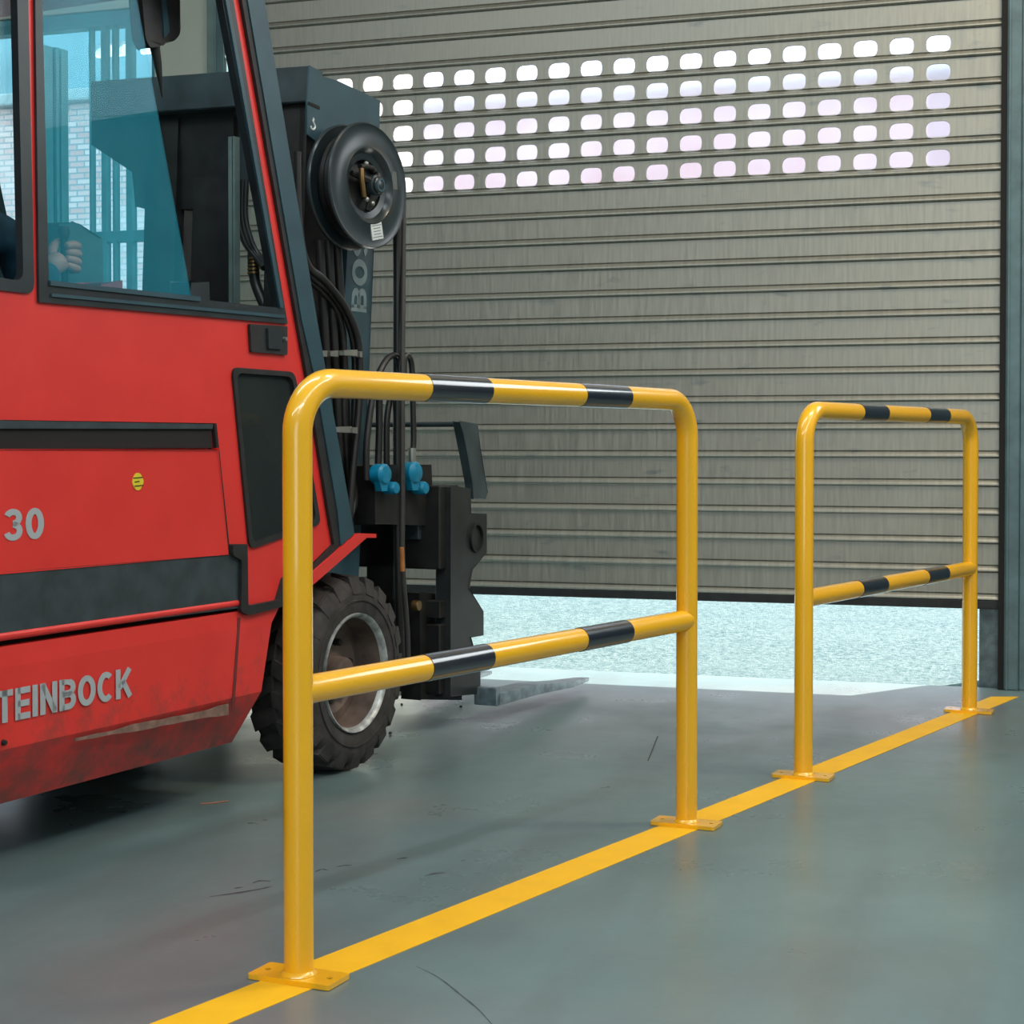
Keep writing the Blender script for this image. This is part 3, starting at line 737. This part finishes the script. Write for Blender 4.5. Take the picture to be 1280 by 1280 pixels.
wh = make_wheel((.08, .0, .322))
for loc, fl in (((.08, 1.22, .322), True), ((-1.85, .12, .322), False), ((-1.85, 1.1, .322), True)):
    w = wh.copy(); C.objects.link(w); w.parent = T; w.location = loc; w.rotation_euler = (0, 0, PI if fl else 0)
    for ch in [x for x in C.objects if x.parent == wh]:
        c = ch.copy(); C.objects.link(c); c.parent = w
# axle housing
bm = bmesh.new(); tube(bm, [(.08, .13, .322), (.08, 1.09, .322)], .07, 20); emit('axle', bm, M['dark'], T, smooth=True)

# mast -------------------------------------------------------------
UM = .28
mast = empty('mast', (0, 0, 0)); mast.parent = T
tb = tof(386, 82, UM); uf = 1.235; zt0 = zof(386, 82, UM); zt1 = zof(386, 127, UM)
# head beam across, slightly higher at its far end as measured
bm = bmesh.new()
prf = [(UM, zt1), (UM, zt0), (uf, zt0+.038), (uf, zt1+.03)]
A = [bm.verts.new((tb, a, b2)) for a, b2 in prf]; Bv = [bm.verts.new((tb+.09, a, b2)) for a, b2 in prf]
bm.faces.new(A); bm.faces.new(Bv)
for i in range(4): bm.faces.new((A[i], A[(i+1) % 4], Bv[(i+1) % 4], Bv[i]))
bmesh.ops.bevel(bm, geom=bm.edges[:], offset=.004, segments=2, affect='EDGES')
emit('head_beam', bm, M['mast'], mast)
# far gusset below the beam (steps in towards the far rail)
bm = bmesh.new()
def QU(px, py, t):
    d = ray(px, py); k = (t-(CAM-TW).dot(TF))/d.dot(TF); q = CAM+d*k-TW; return (q.dot(TU), q.z)
gp = [QU(x, y, tb+.05) for x, y in ((114, 140), (114, 181), (165, 215), (169, 258), (180, 261), (292, 261), (292, 120), (114, 140))][:-1]
vsA = [bm.verts.new((tb+.05, a, b2)) for a, b2 in gp]; vsB = [bm.verts.new((tb+.11, a, b2)) for a, b2 in gp]
bm.faces.new(vsA); bm.faces.new(list(reversed(vsB)))
for i in range(len(gp)): bm.faces.new((vsA[i], vsA[(i+1) % len(gp)], vsB[(i+1) % len(gp)], vsB[i]))
emit('gusset', bm, M['oily'], mast)
# near head plate
plate('head_plate', PL([(386, 82), (401, 90), (401, 95), (421, 101), (474, 126), (473, 172), (440, 172), (415, 172), (393, 176), (383, 168), (383, 130)], UM), UM-.004, UM+.003, M['teal'], mast)
plate('head_notch', PL([(384, 127), (398, 133), (398, 137), (384, 131)], UM), UM-.006, UM-.003, M['dark'], mast)
hk = P(390, 156, UM); hs = .0028
hook = [(0, 9), (1, 7), (0, 5), (1.6, 2), (3.2, -1), (2.6, -4.5), (0, -6.5), (-3, -5.5), (-4, -2.5)]
bm = bmesh.new(); tube(bm, smoothpath([(hk[0]+a*hs*1.3, UM-.003, hk[1]+b2*hs*.9) for a, b2 in hook], 4), .0045, 8); emit('hook_mark', bm, M['white'], mast, smooth=True)
# rails
nr = PL([(432, 172), (474, 172), (467, 308), (461, 463), (453, 620), (446, 760), (400, 760), (408, 620), (425, 463), (434, 308)], UM)
plate('outer_rail', nr, UM, UM+.02, M['teal'], mast, bev=.002)
tn0, tn1 = tof(398, 300, UM), tof(434, 300, UM)
bm = bmesh.new()
zz0, zz1 = .22, zt1
def slab(bm, t0, t1, u0, u1, z0, z1, lean=.055):
    vs = [bm.verts.new((t+lean*(z-1.3), u, z)) for t in (t0, t1) for u in (u0, u1) for z in (z0, z1)]
    for q in ((0,1,3,2),(4,6,7,5),(0,4,5,1),(2,3,7,6),(0,2,6,4),(1,5,7,3)): bm.faces.new([vs[i] for i in q])
slab(bm, .20, .25, UM+.03, .46, zz0, zz1); slab(bm, .20, .50, UM+.02, UM+.05, zz0, zz1); slab(bm, .30, .60, .36, .42, .2, 2.2)
emit('near_channel', bm, M['oily'], mast)
ur0, ur1 = QU(292, 300, .25)[0], QU(180, 300, .25)[0]
bm = bmesh.new(); slab(bm, .22, .62, ur1-.05, ur1, zz0, zz1); slab(bm, .22, .27, ur1-.14, ur1, zz0, zz1); slab(bm, .24, .30, ur0+.03, ur1-.2, zz0, 2.28)
emit('far_channel', bm, M['oily'], mast)
bm = bmesh.new(); uc = (ur0+ur1)/2
tube(bm, [(.30, ur0+.11, .3), (.36, ur0+.11, 2.25)], .045, 20); tube(bm, [(.30, ur0+.21, .3), (.36, ur0+.21, 2.25)], .03, 16)
emit('lift_cylinder', bm, M['mast'], mast, smooth=True)
u1_, u2_ = QU(290, 250, .20)[0], QU(285.5, 250, .20)[0]
bm = bmesh.new(); slab(bm, .20, .215, u1_, u2_, 1.2, 2.15, .0); slab(bm, .20, .23, u1_-.012, u1_-.004, 1.2, 2.15, .0); emit('pale_strip', bm, M['greyrod'], mast)
bm = bmesh.new(); a = QU(297, 190, .3); b2 = QU(311, 228, .3); box(bm, (.30, b2[0], b2[1]), (.31, a[0], 2.25), .002); emit('bracket', bm, M['clampm'] if 0 else M['band'], mast)
bm = bmesh.new(); box(bm, (.24, UM, .25), (.60, ur1, .40)); box(bm, (.24, UM, .85), (.32, ur1, .95)); box(bm, (.5, UM+.05, .22), (.56, ur1, 1.0)); emit('cross_member', bm, M['oily'], mast)
# BOSS lettering up the near rail
tl0, tl1 = tof(440, 340, UM), tof(459, 340, UM)
zB0, zB1 = zof(448, 390, UM), zof(450, 258, UM); wB = text_width('BOSS', .06)
def fv_(x, y, k):
    z = zB0+(zB1-zB0)*x/wB
    return (tl1-(tl1-tl0)*y+.05*(z-(zB0+zB1)/2), UM-.0006-.0012*k, z)
emit('mast_lettering', text_bm('BOSS', fv_, .06), M['letterd'], mast)
# hoses along the mast
def hose(pts, r, u, name='hose', mat=None, par=None, n=5):
    return tube_obj(name, [(*[P(x, y, u)[0]], u, P(x, y, u)[1]) for x, y in pts], r, mat or M['hose'], par or mast, n, 12)
def hp(pts):
    return [(P(x, y, u)[0], u, P(x, y, u)[1]) for x, y, u in pts]
hose([(372, 190), (374, 280), (384, 330), (405, 350), (432, 385), (448, 430), (449, 500), (440, 600), (436, 655)], .013, .2)
hose([(378, 330), (392, 348), (412, 365), (432, 395), (443, 440), (443, 520), (440, 590), (444, 625), (432, 660)], .012, .22)
hose([(380, 345), (400, 362), (422, 390), (430, 440), (430, 520), (436, 600), (439, 630), (428, 655)], .012, .24)
for x in (405, 416, 427): hose([(x-6, 300), (x, 400), (x+4, 480), (x+8, 560), (x+12, 640)], .016, .255)
for x0, x1, y, u in ((401, 409, 442, .2), (413, 423, 442, .2), (430, 447, 441, .18), (450, 453, 443, .18), (416, 440, 537, .18), (441, 447, 538, .17)):
    bm = bmesh.new(); poly_in(bm, PL([(x0, y-3), (x1, y-4), (x1, y+4), (x0, y+3)], u), [], u, u+.03)
    emit('hose_clamp', bm, M['clampm'], mast)
# bundle between the rails, seen through the windscreen gap
def Q3(px, py, t): a = QU(px, py, t); return (t, a[0], a[1])
for j, (dx, rr) in enumerate(((0, .012), (5, .011), (9, .010))):
    tube_obj('hose', [Q3(299+dx, 225, .25), Q3(298+dx, 270, .25), Q3(305+dx, 300, .25), Q3(317+dx*.7, 318, .25), Q3(330+dx, 335, .22)], rr, M['hose'], mast, 5, 10)
tube_obj('hose', [Q3(316, 312, .26), Q3(317, 335, .26), Q3(320, 355, .26), Q3(330, 380, .24), Q3(340, 402, .22)], .019, M['hose'], mast, 5, 12)
bm = bmesh.new()
for k in range(5): tube(bm, [Q3(317, 322+k*4.5, .255), Q3(317.2, 324.5+k*4.5, .255)], .022, 12)
emit('hose_spring', bm, M['brass'], mast, smooth=True)
tube_obj('chrome_rod', [(P(370, 213, .22)[0], .22, P(370, 213, .22)[1]), (P(369, 250, .22)[0], .22, P(369, 250, .22)[1]), (P(370, 270, .22)[0], .22, P(370, 270, .22)[1])], .006, simple('chrome', (.8, .8, .8), .15, 1.0), mast)
# hose reel ---------------------------------------------------------
reel = empty('hose_reel', (P(460, 232, .12)[0], .12, P(460, 232, .12)[1]), math.radians(-7)); reel.parent = T
RR = .217
fr_ = lambda a, r, h: (r*math.cos(a), h, r*math.sin(a))
bm = bmesh.new(); lathe(bm, [(.088, .030), (.090, .014), (.112, .010), (.122, -.004), (.130, -.010), (.140, -.006), (.200, -.002), (.212, -.006), (RR, -.002), (RR, .004), (.2, .008), (.13, .004), (.116, .018), (.092, .022), (.09, .034)], 72, fr_, closed=True)
emit('flange', bm, M['reelm'], reel, smooth=True)
bm = bmesh.new(); lathe(bm, [(.0001, .06), (.095, .06), (.095, .045), (.06, .040), (.0001, .040)], 64, fr_); emit('hub_recess', bm, M['oily'], reel, smooth=True)
bm = bmesh.new(); lathe(bm, [(.10, .085), (.20, .085), (.212, .080), (RR, .085), (RR, .093), (.1, .095)], 64, fr_, closed=True); emit('back_flange', bm, M['reelm'], reel, smooth=True)
bm = bmesh.new(); lathe(bm, [(.17, .008), (.182, .012), (.182, .026), (.172, .028), (.182, .030), (.182, .046), (.172, .048), (.182, .050), (.182, .066), (.172, .068), (.18, .072), (.17, .084)], 56, fr_, closed=True); emit('coiled_hose', bm, M['hose'], reel, smooth=True)
bm = bmesh.new(); lathe(bm, [(.0001, -.030), (.020, -.030), (.024, -.026), (.024, -.018), (.030, -.016), (.032, -.010), (.034, .03), (.0001, .03)], 32, lambda a, r, h: (.034+r*math.cos(a)*1.2, h, .004+r*math.sin(a)*1.2))
emit('axle_cap', bm, M['reelm'], reel, smooth=True)
bm = bmesh.new(); lathe(bm, [(.014, -.0315), (.019, -.0315), (.019, -.029), (.014, -.029)], 28, lambda a, r, h: (.034+r*math.cos(a)*1.2, h, .004+r*math.sin(a)*1.2), closed=True); emit('cap_ring', bm, M['teal'], reel)
bm = bmesh.new()
for a in (25, 145, 265):
    a = math.radians(a); pts_ = []
    tube(bm, [(.034+.03*math.cos(a), .0, .03*math.sin(a)), (.085*math.cos(a+.2), .01, .085*math.sin(a+.2))], [.016, .010], 8)
tube(bm, [(-.058, -.012, .055), (-.03, -.012, .062), (.01, -.012, .060), (.02, -.012, .05)], .010, 10)
emit('spoke', bm, M['oily'], reel, smooth=True)
bm = bmesh.new(); tube(bm, smoothpath([(-.055, -.015, .05), (-.057, -.018, .015), (-.05, -.018, -.02), (-.042, -.016, -.045)], 4), .009, 10); emit('brass_fitting', bm, M['brass'], reel, smooth=True)
for a, b2 in ((-.03, .07), (-.028, -.052), (.005, -.062)):
    bm = bmesh.new(); bmesh.ops.create_icosphere(bm, subdivisions=2, radius=.009, matrix=Matrix.Translation((a, -.016, b2))); emit('bolt', bm, M['clampm'], reel, smooth=True)
cr, sr = math.cos(math.radians(14)), math.sin(math.radians(14))
def lab(cx, cz, w, h, rot, y0, y1):
    c_, s_ = math.cos(rot), math.sin(rot); return [(cx+a*c_-b_*s_, cz+a*s_+b_*c_) for a, b_ in ((-w/2, -h/2), (w/2, -h/2), (w/2, h/2), (-w/2, h/2))]
bm = bmesh.new(); poly_in(bm, lab(.040, -.153, .062, .058, .22, 0, 0), [], -.0085, -.004); lb_ = emit('label', bm, M['white'], reel)
bm = bmesh.new()
for k in range(5):
    ang = .22; off = -.02+k*.010
    poly_in(bm, lab(.040-off*math.sin(ang), -.153+off*math.cos(ang), .054 if k in (0, 4) else .04, .0022, ang, 0, 0), [], -.0093, -.0084)
emit('label_print', bm, M['teal'], lb_)
bm = bmesh.new(); poly_in(bm, lab(.085*1.0+.055, .035, .028, .062, .12, 0, 0), [], -.0085, -.004); emit('label', bm, simple('faded_grey_label', (.085, .09, .09), .5), reel)
bm = bmesh.new(); poly_in(bm, [(-.05, .03), (.04, .10), (.12, .15), (.12, .20), (-.06, .20)], [], .10, .13); emit('reel_bracket', bm, M['oily'], reel)
# drop hoses to the attachment
tube_obj('drop_hose', hp([(496, 240, .17), (497, 330, .17), (497, 450, .17), (497, 600, .17), (498, 700, .17), (500, 800, .17), (501, 850, .17)]), .017, M['hose'], T, 5, 14)
tube_obj('drop_hose', hp([(504, 240, .16), (504, 330, .15), (503, 450, .13), (503, 600, .12), (503, 700, .12), (509, 790, .12), (510, 850, .12)]), .010, simple('dusty_hose', (.035, .034, .032), .5), T, 5, 12)
tube_obj('loop_hose', hp([(500, 470, .16), (497, 447, .16), (487, 446, .16), (477, 460, .16), (468, 485, .16), (462, 520, .16), (458, 560, .16), (458, 600, .16)]), .012, M['hose'], T, 5, 12)
tube_obj('loop_hose', hp([(505, 470, .13), (506, 446, .13), (512, 447, .13), (515, 462, .13), (516, 500, .13), (517, 550, .13), (515, 572, .13)]), .011, M['hose'], T, 5, 12)
tube_obj('loop_hose', hp([(500, 465, .2), (490, 490, .2), (484, 520, .2), (483, 560, .2), (484, 600, .2)]), .012, M['hose'], T, 5, 12)
tube_obj('loop_hose', hp([(474, 500, .2), (474, 545, .2), (472, 600, .2)]), .013, M['hose'], T, 4, 12)
tube_obj('hose_fitting', hp([(515, 560, .13), (515, 570, .13), (516, 585, .13)]), .014, M['clampm'], T, 0, 12)
tube_obj('orange_rod', hp([(502, 684, .10), (503, 714, .10)]), .009, M['orange'], T, 0, 10)
# coupling block
bm = bmesh.new(); poly_in(bm, PL([(456, 582), (527, 582), (529, 625), (520, 655), (456, 655)], .2), [], .16, .24, bev=.004)
cb_ = emit('coupling_block', bm, M['oily'], T)
for x, y, r_ in ((473, 593, 11.5), (486, 610, 7), (512, 591, 12.5), (523, 610, 7.5)):
    c_ = P(x, y, .14); k = r_/2100*5.9*1.25
    bm = bmesh.new(); lathe(bm, [(.0001, .105), (k*.8, .107), (k, .115), (k, .150), (k*.7, .165), (.0001, .165)], 24, lambda a, r, h: (c_[0]+r*math.cos(a)*1.1, h, c_[1]+r*math.sin(a)*.93))
    if r_ > 10: poly_in(bm, [(c_[0]-k*.45, c_[1]-k*1.45), (c_[0]+k*.5, c_[1]-k*1.45), (c_[0]+k*.75, c_[1]-k*.5), (c_[0]-k*.85, c_[1]-k*.5)], [], .115, .14)
    emit('coupling_cap', bm, M['blue'], cb_, smooth=True)
# carriage and forks --------------------------------------------------
car = empty('carriage', (0, 0, 0)); car.parent = T; UC = .08
plate('side_plate', PL([(564, 608), (588, 612), (588, 641), (608, 643), (608, 690), (590, 712), (586, 736), (604, 765), (604, 793), (588, 797), (600, 838), (600, 866), (562, 871)], UC), UC, UC+.06, M['carr'], car, bev=.004)
bm = bmesh.new(); bc = P(597, 672, UC)
lathe(bm, [(.045, UC-.012), (.052, UC-.012), (.052, UC+.01), (.045, UC+.01)], 32, lambda a, r, h: (bc[0]-.02+r*math.cos(a), h, bc[1]+r*math.sin(a)*1.1), closed=True); emit('pivot_ring', bm, M['oily'], car)
tc0 = tof(564, 660, UC)
def zpx(y, x=560): return zof(x, y, UC)
bm = bmesh.new()
box(bm, (tc0-.05, UC+.02, zpx(712)), (tc0+.10, 1.15, zpx(607)), .006)
box(bm, (tc0-.05, UC+.02, zpx(773)), (tc0+.04, 1.15, zpx(751)), .004)
box(bm, (tc0-.05, UC+.02, zpx(868)), (tc0+.06, 1.15, zpx(780)), .006)
box(bm, (tc0-.05, .30, zpx(868)), (tc0+.02, .42, zpx(607)), .004); box(bm, (tc0-.05, .95, zpx(868)), (tc0+.02, 1.06, zpx(607)), .004)
emit('carriage_frame', bm, M['oily'], car)
bm = bmesh.new(); box(bm, (tc0-.07, UC+.10, zpx(675)), (tc0-.045, UC+.20, zpx(628)), .004); emit('cover_plate', bm, M['band'], car)
plate('backrest_side', PL([(575, 527), (597, 531), (600, 560), (609, 615), (607, 623), (591, 623), (590, 605), (584, 570), (578, 540)], UC), UC, UC+.03, M['mast'], car, bev=.003)
plate('backrest_side', PL([(575, 527), (597, 531), (600, 560), (609, 615), (607, 623), (591, 623), (590, 605), (584, 570), (578, 540)], UC), 1.10, 1.13, M['mast'], car, bev=.003)
tb_ = P(577, 527, UC); bm = bmesh.new(); tube(bm, [(tb_[0]+.015, UC+.01, tb_[1]-.01), (tb_[0]+.015, 1.12, tb_[1]-.01)], .010, 12); emit('backrest_bar', bm, M['mast'], car, smooth=True)
bm = bmesh.new(); box(bm, (tc0, .56, zpx(610)), (tc0+.03, .72, tb_[1]-.02)); emit('backrest_upright', bm, M['oily'], car)
plate('swivel_link', PL([(507, 740), (530, 742), (533, 800), (560, 840), (560, 873), (508, 873)], .22), .16, .24, M['oily'], car, bev=.003)
bm = bmesh.new(); n0 = P(520, 757, .15); lathe(bm, [(.0001, .135), (.018, .135), (.02, .14), (.02, .16), (.0001, .16)], 20, lambda a, r, h: (n0[0]+r*math.cos(a), h, n0[1]+r*math.sin(a))); emit('pivot_bolt', bm, M['brass'], car, smooth=True)
def fork(u0):
    bm = bmesh.new(); t0, t1 = tc0+.22, 2.05; zh, w = .115, .10
    secs = [(t0, zh-.045, zh, 0), (t0+.35, zh-.048, zh-.006, 0), (t1-.25, .052, .076, .0), (t1-.05, .050, .064, .018), (t1, .050, .060, .035)]
    rg = [[bm.verts.new(c) for c in ((t, u0+k, a), (t, u0+w-k, a), (t, u0+w-k, b_), (t, u0+k, b_))] for t, a, b_, k in secs]
    for i in range(len(rg)-1):
        for q in range(4): bm.faces.new((rg[i][q], rg[i][(q+1) % 4], rg[i+1][(q+1) % 4], rg[i+1][q]))
    bm.faces.new(rg[0]); bm.faces.new(rg[-1])
    box(bm, (t0-.01, u0, zh-.045), (t0+.02, u0+w, .14), .004)
    o = emit('fork', bm, simple('worn_fork_steel', (.22, .29, .33), .35, .5, var=.3, scale=20), car); return o
fork(-.005); fork(.47)

# ------------------------------------------------------------------ driver
def skin_obj(name, verts, edges, radii, mat, parent, sub=2, root=0):
    me = bpy.data.meshes.new(name); me.from_pydata(verts, edges, []); o = bpy.data.objects.new(name, me); C.objects.link(o)
    md = o.modifiers.new('s', 'SKIN'); md.use_smooth_shade = True
    for i, r in enumerate(radii):
        me.skin_vertices[0].data[i].radius = (r, r) if not isinstance(r, tuple) else r
    me.skin_vertices[0].data[root].use_root = True
    ss = o.modifiers.new('d', 'SUBSURF'); ss.levels = sub; ss.render_levels = sub
    dg = bpy.context.evaluated_depsgraph_get(); m2 = bpy.data.meshes.new_from_object(o.evaluated_get(dg))
    bpy.data.objects.remove(o); m2.name = name; m2.materials.clear(); m2.materials.append(mat)
    for p in m2.polygons: p.use_smooth = True
    o = bpy.data.objects.new(name, m2); C.objects.link(o)
    if parent: o.parent = parent
    return o
D = empty('person', TW + TF*(-1.36) + TU*.66 + Vector((0, 0, 1.24)), math.atan2(.8961, .4438))
tag(D, 'person in a blue work coat sitting in the forklift cab, fist on a lever', 'person')
def dl(t, u, z): return (t+1.36, u-.66, z-1.24)
sx_, sz_ = P(8, 300, .45)
hx, hz = lx, lz
V = [dl(-1.36, .66, 1.34), dl(-1.35, .66, 1.50), dl(-1.32, .66, 1.68), dl(-1.30, .66, 1.80), dl(-1.28, .66, 1.88),
     dl(-1.14, .47, 1.66), dl(-1.03, .44, 1.65), dl(-.98, .43, 1.50), dl(-.87, .44, 1.585),
     dl(-1.27, .87, 1.74), dl(-1.12, .93, 1.50), dl(-.86, .84, 1.42),
     dl(-1.20, .56, 1.30), dl(-.92, .54, 1.33), dl(-.80, .55, .93), dl(-1.20, .76, 1.30), dl(-.92, .78, 1.33), dl(-.80, .78, .93),
     dl(-1.25, .52, 1.73)]
Ed = [(0,1),(1,2),(2,3),(3,4),(2,18),(18,5),(5,6),(6,7),(7,8),(2,9),(9,10),(10,11),(0,12),(12,13),(13,14),(0,15),(15,16),(16,17)]
Rd = [.15, .145, .15, .07, .055, .082, .068, .055, .040, .08, .06, .038, .09, .075, .055, .09, .075, .055, .085]
body = skin_obj('clothed_body', V, Ed, Rd, M['coat'], D)
# bend neck / head
def ell(bm, c, r, sub=3):
    res = bmesh.ops.create_icosphere(bm, subdivisions=sub, radius=1)
    for v in res['verts']: v.co = Vector((c[0]+v.co.x*r[0], c[1]+v.co.y*r[1], c[2]+v.co.z*r[2]))
bm = bmesh.new(); hc = dl(-1.22, .66, 2.02)
ell(bm, hc, (.098, .078, .118))
for v in bm.verts:
    d = v.co-Vector(hc)
    if d.z < -.03: v.co.x += .012; v.co.y = hc[1]+d.y*(1+(d.z+.03)*3.2)
    if d.x > .05 and abs(d.y) < .022 and -.045 < d.z < .02: v.co.x += .020*(1-abs(d.y)/.03)
    if d.x > .06 and .018 < abs(d.y) < .045 and .0 < d.z < .03: v.co.x -= .008
tube(bm, [(hc[0]-.03, hc[1], hc[2]-.20), (hc[0]-.01, hc[1], hc[2]-.06)], .052, 16)
for s in (-1, 1): ell(bm, (hc[0]-.005, hc[1]+s*.080, hc[2]-.005), (.018, .008, .032), 2)
head = emit('head', bm, M['skin'], D, smooth=True)
for s in (-1, 1):
    bm = bmesh.new(); ell(bm, (hc[0]+.083, hc[1]+s*.031, hc[2]+.012), (.012, .013, .009), 2); emit('eye', bm, M['white'], head, smooth=True)
bm = bmesh.new(); ell(bm, (hc[0]+.094, hc[1], hc[2]-.060), (.010, .026, .006), 2); emit('mouth', bm, simple('lips', (.35, .10, .09), .5), head, smooth=True)
bm = bmesh.new(); ell(bm, (hc[0]-.018, hc[1], hc[2]+.030), (.098, .084, .105)); bmesh.ops.delete(bm, geom=[v for v in bm.verts if v.co.x > hc[0]+.05 and v.co.z < hc[2]+.07], context='VERTS'); emit('hair', bm, M['hair'], head, smooth=True, recalc=False)
# fist round the lever: palm and five fingers
L = lambda a, b_, c_: (hx+1.36+a, .45-.66+b_, hz-1.24+c_)
bm = bmesh.new(); hv = []; he = []; hr = []
def chain(pts, rs, root=None):
    k = len(hv); hv.extend(pts); hr.extend(rs)
    if root is not None: he.append((root, k))
    he.extend((k+i, k+i+1) for i in range(len(pts)-1)); return k
chain([L(-.085, -.010, -.045), L(-.055, -.016, -.025), L(-.028, -.022, -.006)], [.030, .034, .036])
hand = skin_obj('hand', hv, he, hr, M['skin'], D, 2)
for k, (zf, ln_, r_) in enumerate(((.036, .94, .0125), (.013, 1.0, .0130), (-.010, .96, .0125), (-.031, .84, .0110))):
    a = ln_
    pts = [L(-.030, -.030, zf*.75), L(-.004, -.040, zf), L(.024*a, -.036, zf-.002), L(.037*a, -.012, zf-.004), L(.024*a, .014, zf-.005), L(.004, .018, zf-.006)]
    skin_obj('finger', pts, [(i, i+1) for i in range(5)], [r_*1.05, r_*1.15, r_*1.05, r_, r_*.95, r_*.8], M['skin'], hand, 2)
skin_obj('thumb', [L(-.050, -.002, -.005), L(-.032, .014, .024), L(-.006, .022, .046), L(.016, .008, .052)], [(0,1),(1,2),(2,3)], [.016, .015, .013, .011], M['skin'], hand, 2)
skin_obj('far_hand', [dl(-.87, .845, 1.425), dl(-.83, .835, 1.42), dl(-.79, .83, 1.415)], [(0,1),(1,2)], [.030, .032, .026], M['skin'], D, 2)
bm = bmesh.new()
for u in (.55, .78): box(bm, dl(-.86, u-.05, .82), dl(-.60, u+.05, .93), .03)
emit('boots', bm, M['rubber'], D)

# ------------------------------------------------------------------ small floor things
def speck(px, py, L_, ang, r, label, mat, name='splinter', cat='debris', group=None):
    p = G(px, py); d = Vector((math.cos(ang), math.sin(ang), 0))*L_/2
    q = d.cross(Vector((0,0,1)))*.12
    bm = bmesh.new(); tube(bm, smoothpath([-d+Vector((0,0,r)), q+Vector((0,0,r)), d+Vector((0,0,r))], 4), r, 8)
    o = emit(name, bm, mat, None, smooth=True); o.location = (p.x, p.y, 0); tag(o, label, cat, group); return o
speck(268, 1004, .085, .5, .0025, 'thin reddish splinter lying on the floor below the forklift skirt', M['straw'])
pa, pb = G(810, 951), G(822, 921); bm = bmesh.new(); tube(bm, [Vector((0, 0, .0015)), Vector((pb.x-pa.x, pb.y-pa.y, .0015))], .0018, 6)
o = emit('sliver', bm, M['scratch']); o.location = (pa.x, pa.y, 0); tag(o, 'thin dark sliver lying on the floor left of the nearer barrier far post', 'sliver')
for px, py, lb in ((576, 884, 'small black crumb on the floor below the fork blade'), (488, 917, 'small black crumb on the floor just right of the wheel'), (502, 881, 'small black crumb on the floor under the carriage')):
    p = G(px, py); bm = bmesh.new(); bmesh.ops.create_icosphere(bm, subdivisions=1, radius=.007)
    for v in bm.verts: v.co *= random.uniform(.7, 1.2); v.co.z *= .6
    o = emit('crumb', bm, M['dark']); o.location = (p.x, p.y, .003); tag(o, lb, 'debris', 'crumbs on the floor')

# fine crack in the floor paint and short tyre scuffs
def floor_marks(name, segs, w, mat):
    bm = bmesh.new()
    for sg in segs:
        ps = smoothpath([G(*q) for q in sg], 6); n = len(ps)
        A, B2 = [], []
        for i, p in enumerate(ps):
            d = (ps[min(i+1, n-1)]-ps[max(i-1, 0)]).normalized(); q = Vector((-d.y, d.x, 0))*w*(.3+math.sin(PI*(i+.3)/(n-.4)))*random.uniform(.6, 1.2)
            A.append(bm.verts.new((p.x+q.x, p.y+q.y, .0006))); B2.append(bm.verts.new((p.x-q.x, p.y-q.y, .0006)))
        for i in range(n-1): bm.faces.new((A[i], A[i+1], B2[i+1], B2[i]))
    return struct(emit(name, bm, mat))
floor_marks('trim_8', [[(520, 1208), (548, 1222), (575, 1243), (598, 1262), (616, 1282)]], .0016, simple('crack_line', (.055, .075, .08), .8))
floor_marks('trim_9', [[(262, 1121), (292, 1117), (322, 1112), (340, 1108)], [(316, 1104), (326, 1101), (338, 1102)], [(292, 1111), (303, 1109)], [(394, 1090), (402, 1087), (410, 1088)], [(420, 1084), (431, 1082), (440, 1082)], [(531, 1095), (544, 1092), (556, 1091)], [(496, 1074), (510, 1072)]], .0035, M['scratch'])

# ------------------------------------------------------------------ light
w = bpy.data.worlds.new('world'); sc.world = w; w.use_nodes = True
bg = w.node_tree.nodes['Background']; bg.inputs[0].default_value = (.66, .88, 1.0, 1); bg.inputs[1].default_value = 2.7
def sun(d, e, col, ang=.01):
    l = bpy.data.lights.new('sun', 'SUN'); l.energy = e; l.color = col; l.angle = ang
    o = bpy.data.objects.new('sun', l); C.objects.link(o); o.rotation_euler = Vector(d).to_track_quat('-Z', 'Y').to_euler()
hy = (H.to_3x3() @ Vector((-.34, -.50, -.42)))
sun(hy, 20.0, (1, .95, .88))
def area(name, loc, size, sy, e, col, aim=(0, 0, -1)):
    l = bpy.data.lights.new(name, 'AREA'); l.shape = 'RECTANGLE'; l.size = size; l.size_y = sy; l.energy = e; l.color = col
    o = bpy.data.objects.new(name, l); C.objects.link(o)
    o.matrix_world = H @ Matrix.Translation(loc) @ (H.to_3x3().inverted().to_4x4() @ (H.to_3x3() @ Vector(aim)).to_track_quat('-Z', 'Y').to_matrix().to_4x4())
    return o
area('overhead_light', (-3.0, -4.6, 5.05), 6, .5, 120, (.86, .97, 1.0))
area('overhead_light', (-1.5, -9.2, 5.05), 8, .6, 200, (.90, .98, 1.0))
area('overhead_light', (1.2, -2.4, 5.0), 1.8, .4, 110, (1.0, .80, .58), (-.15, .35, -1))  # unseen warm light added to tint the upper right of the shutter
area('rail_streak_light', (2.5, -.05, 3.5), 2.2, 1.8, 85, (.92, .98, 1.0), (0, -1, -.1))  # unseen light added for the streak on the rails; the wall has no opening
area('near_wall_light', (1.0, -12.6, 2.2), 3.5, 3.2, 90, (.90, .98, 1.0), (-.1, 1, 0))  # unseen area light behind the camera; the near wall has no doorway
l = bpy.data.lights.new('rail_strip_light', 'AREA'); l.shape = 'RECTANGLE'; l.size = .22; l.size_y = 8.0; l.energy = 130; l.color = (.93, .99, 1.0)  # long unseen light added for a rail highlight and the truck side
o = bpy.data.objects.new('rail_strip_light', l); C.objects.link(o); o.location = (1.6, 1.2, 4.4)
o.rotation_euler = (0, 0, math.atan2(.832, .554)-PI/2)
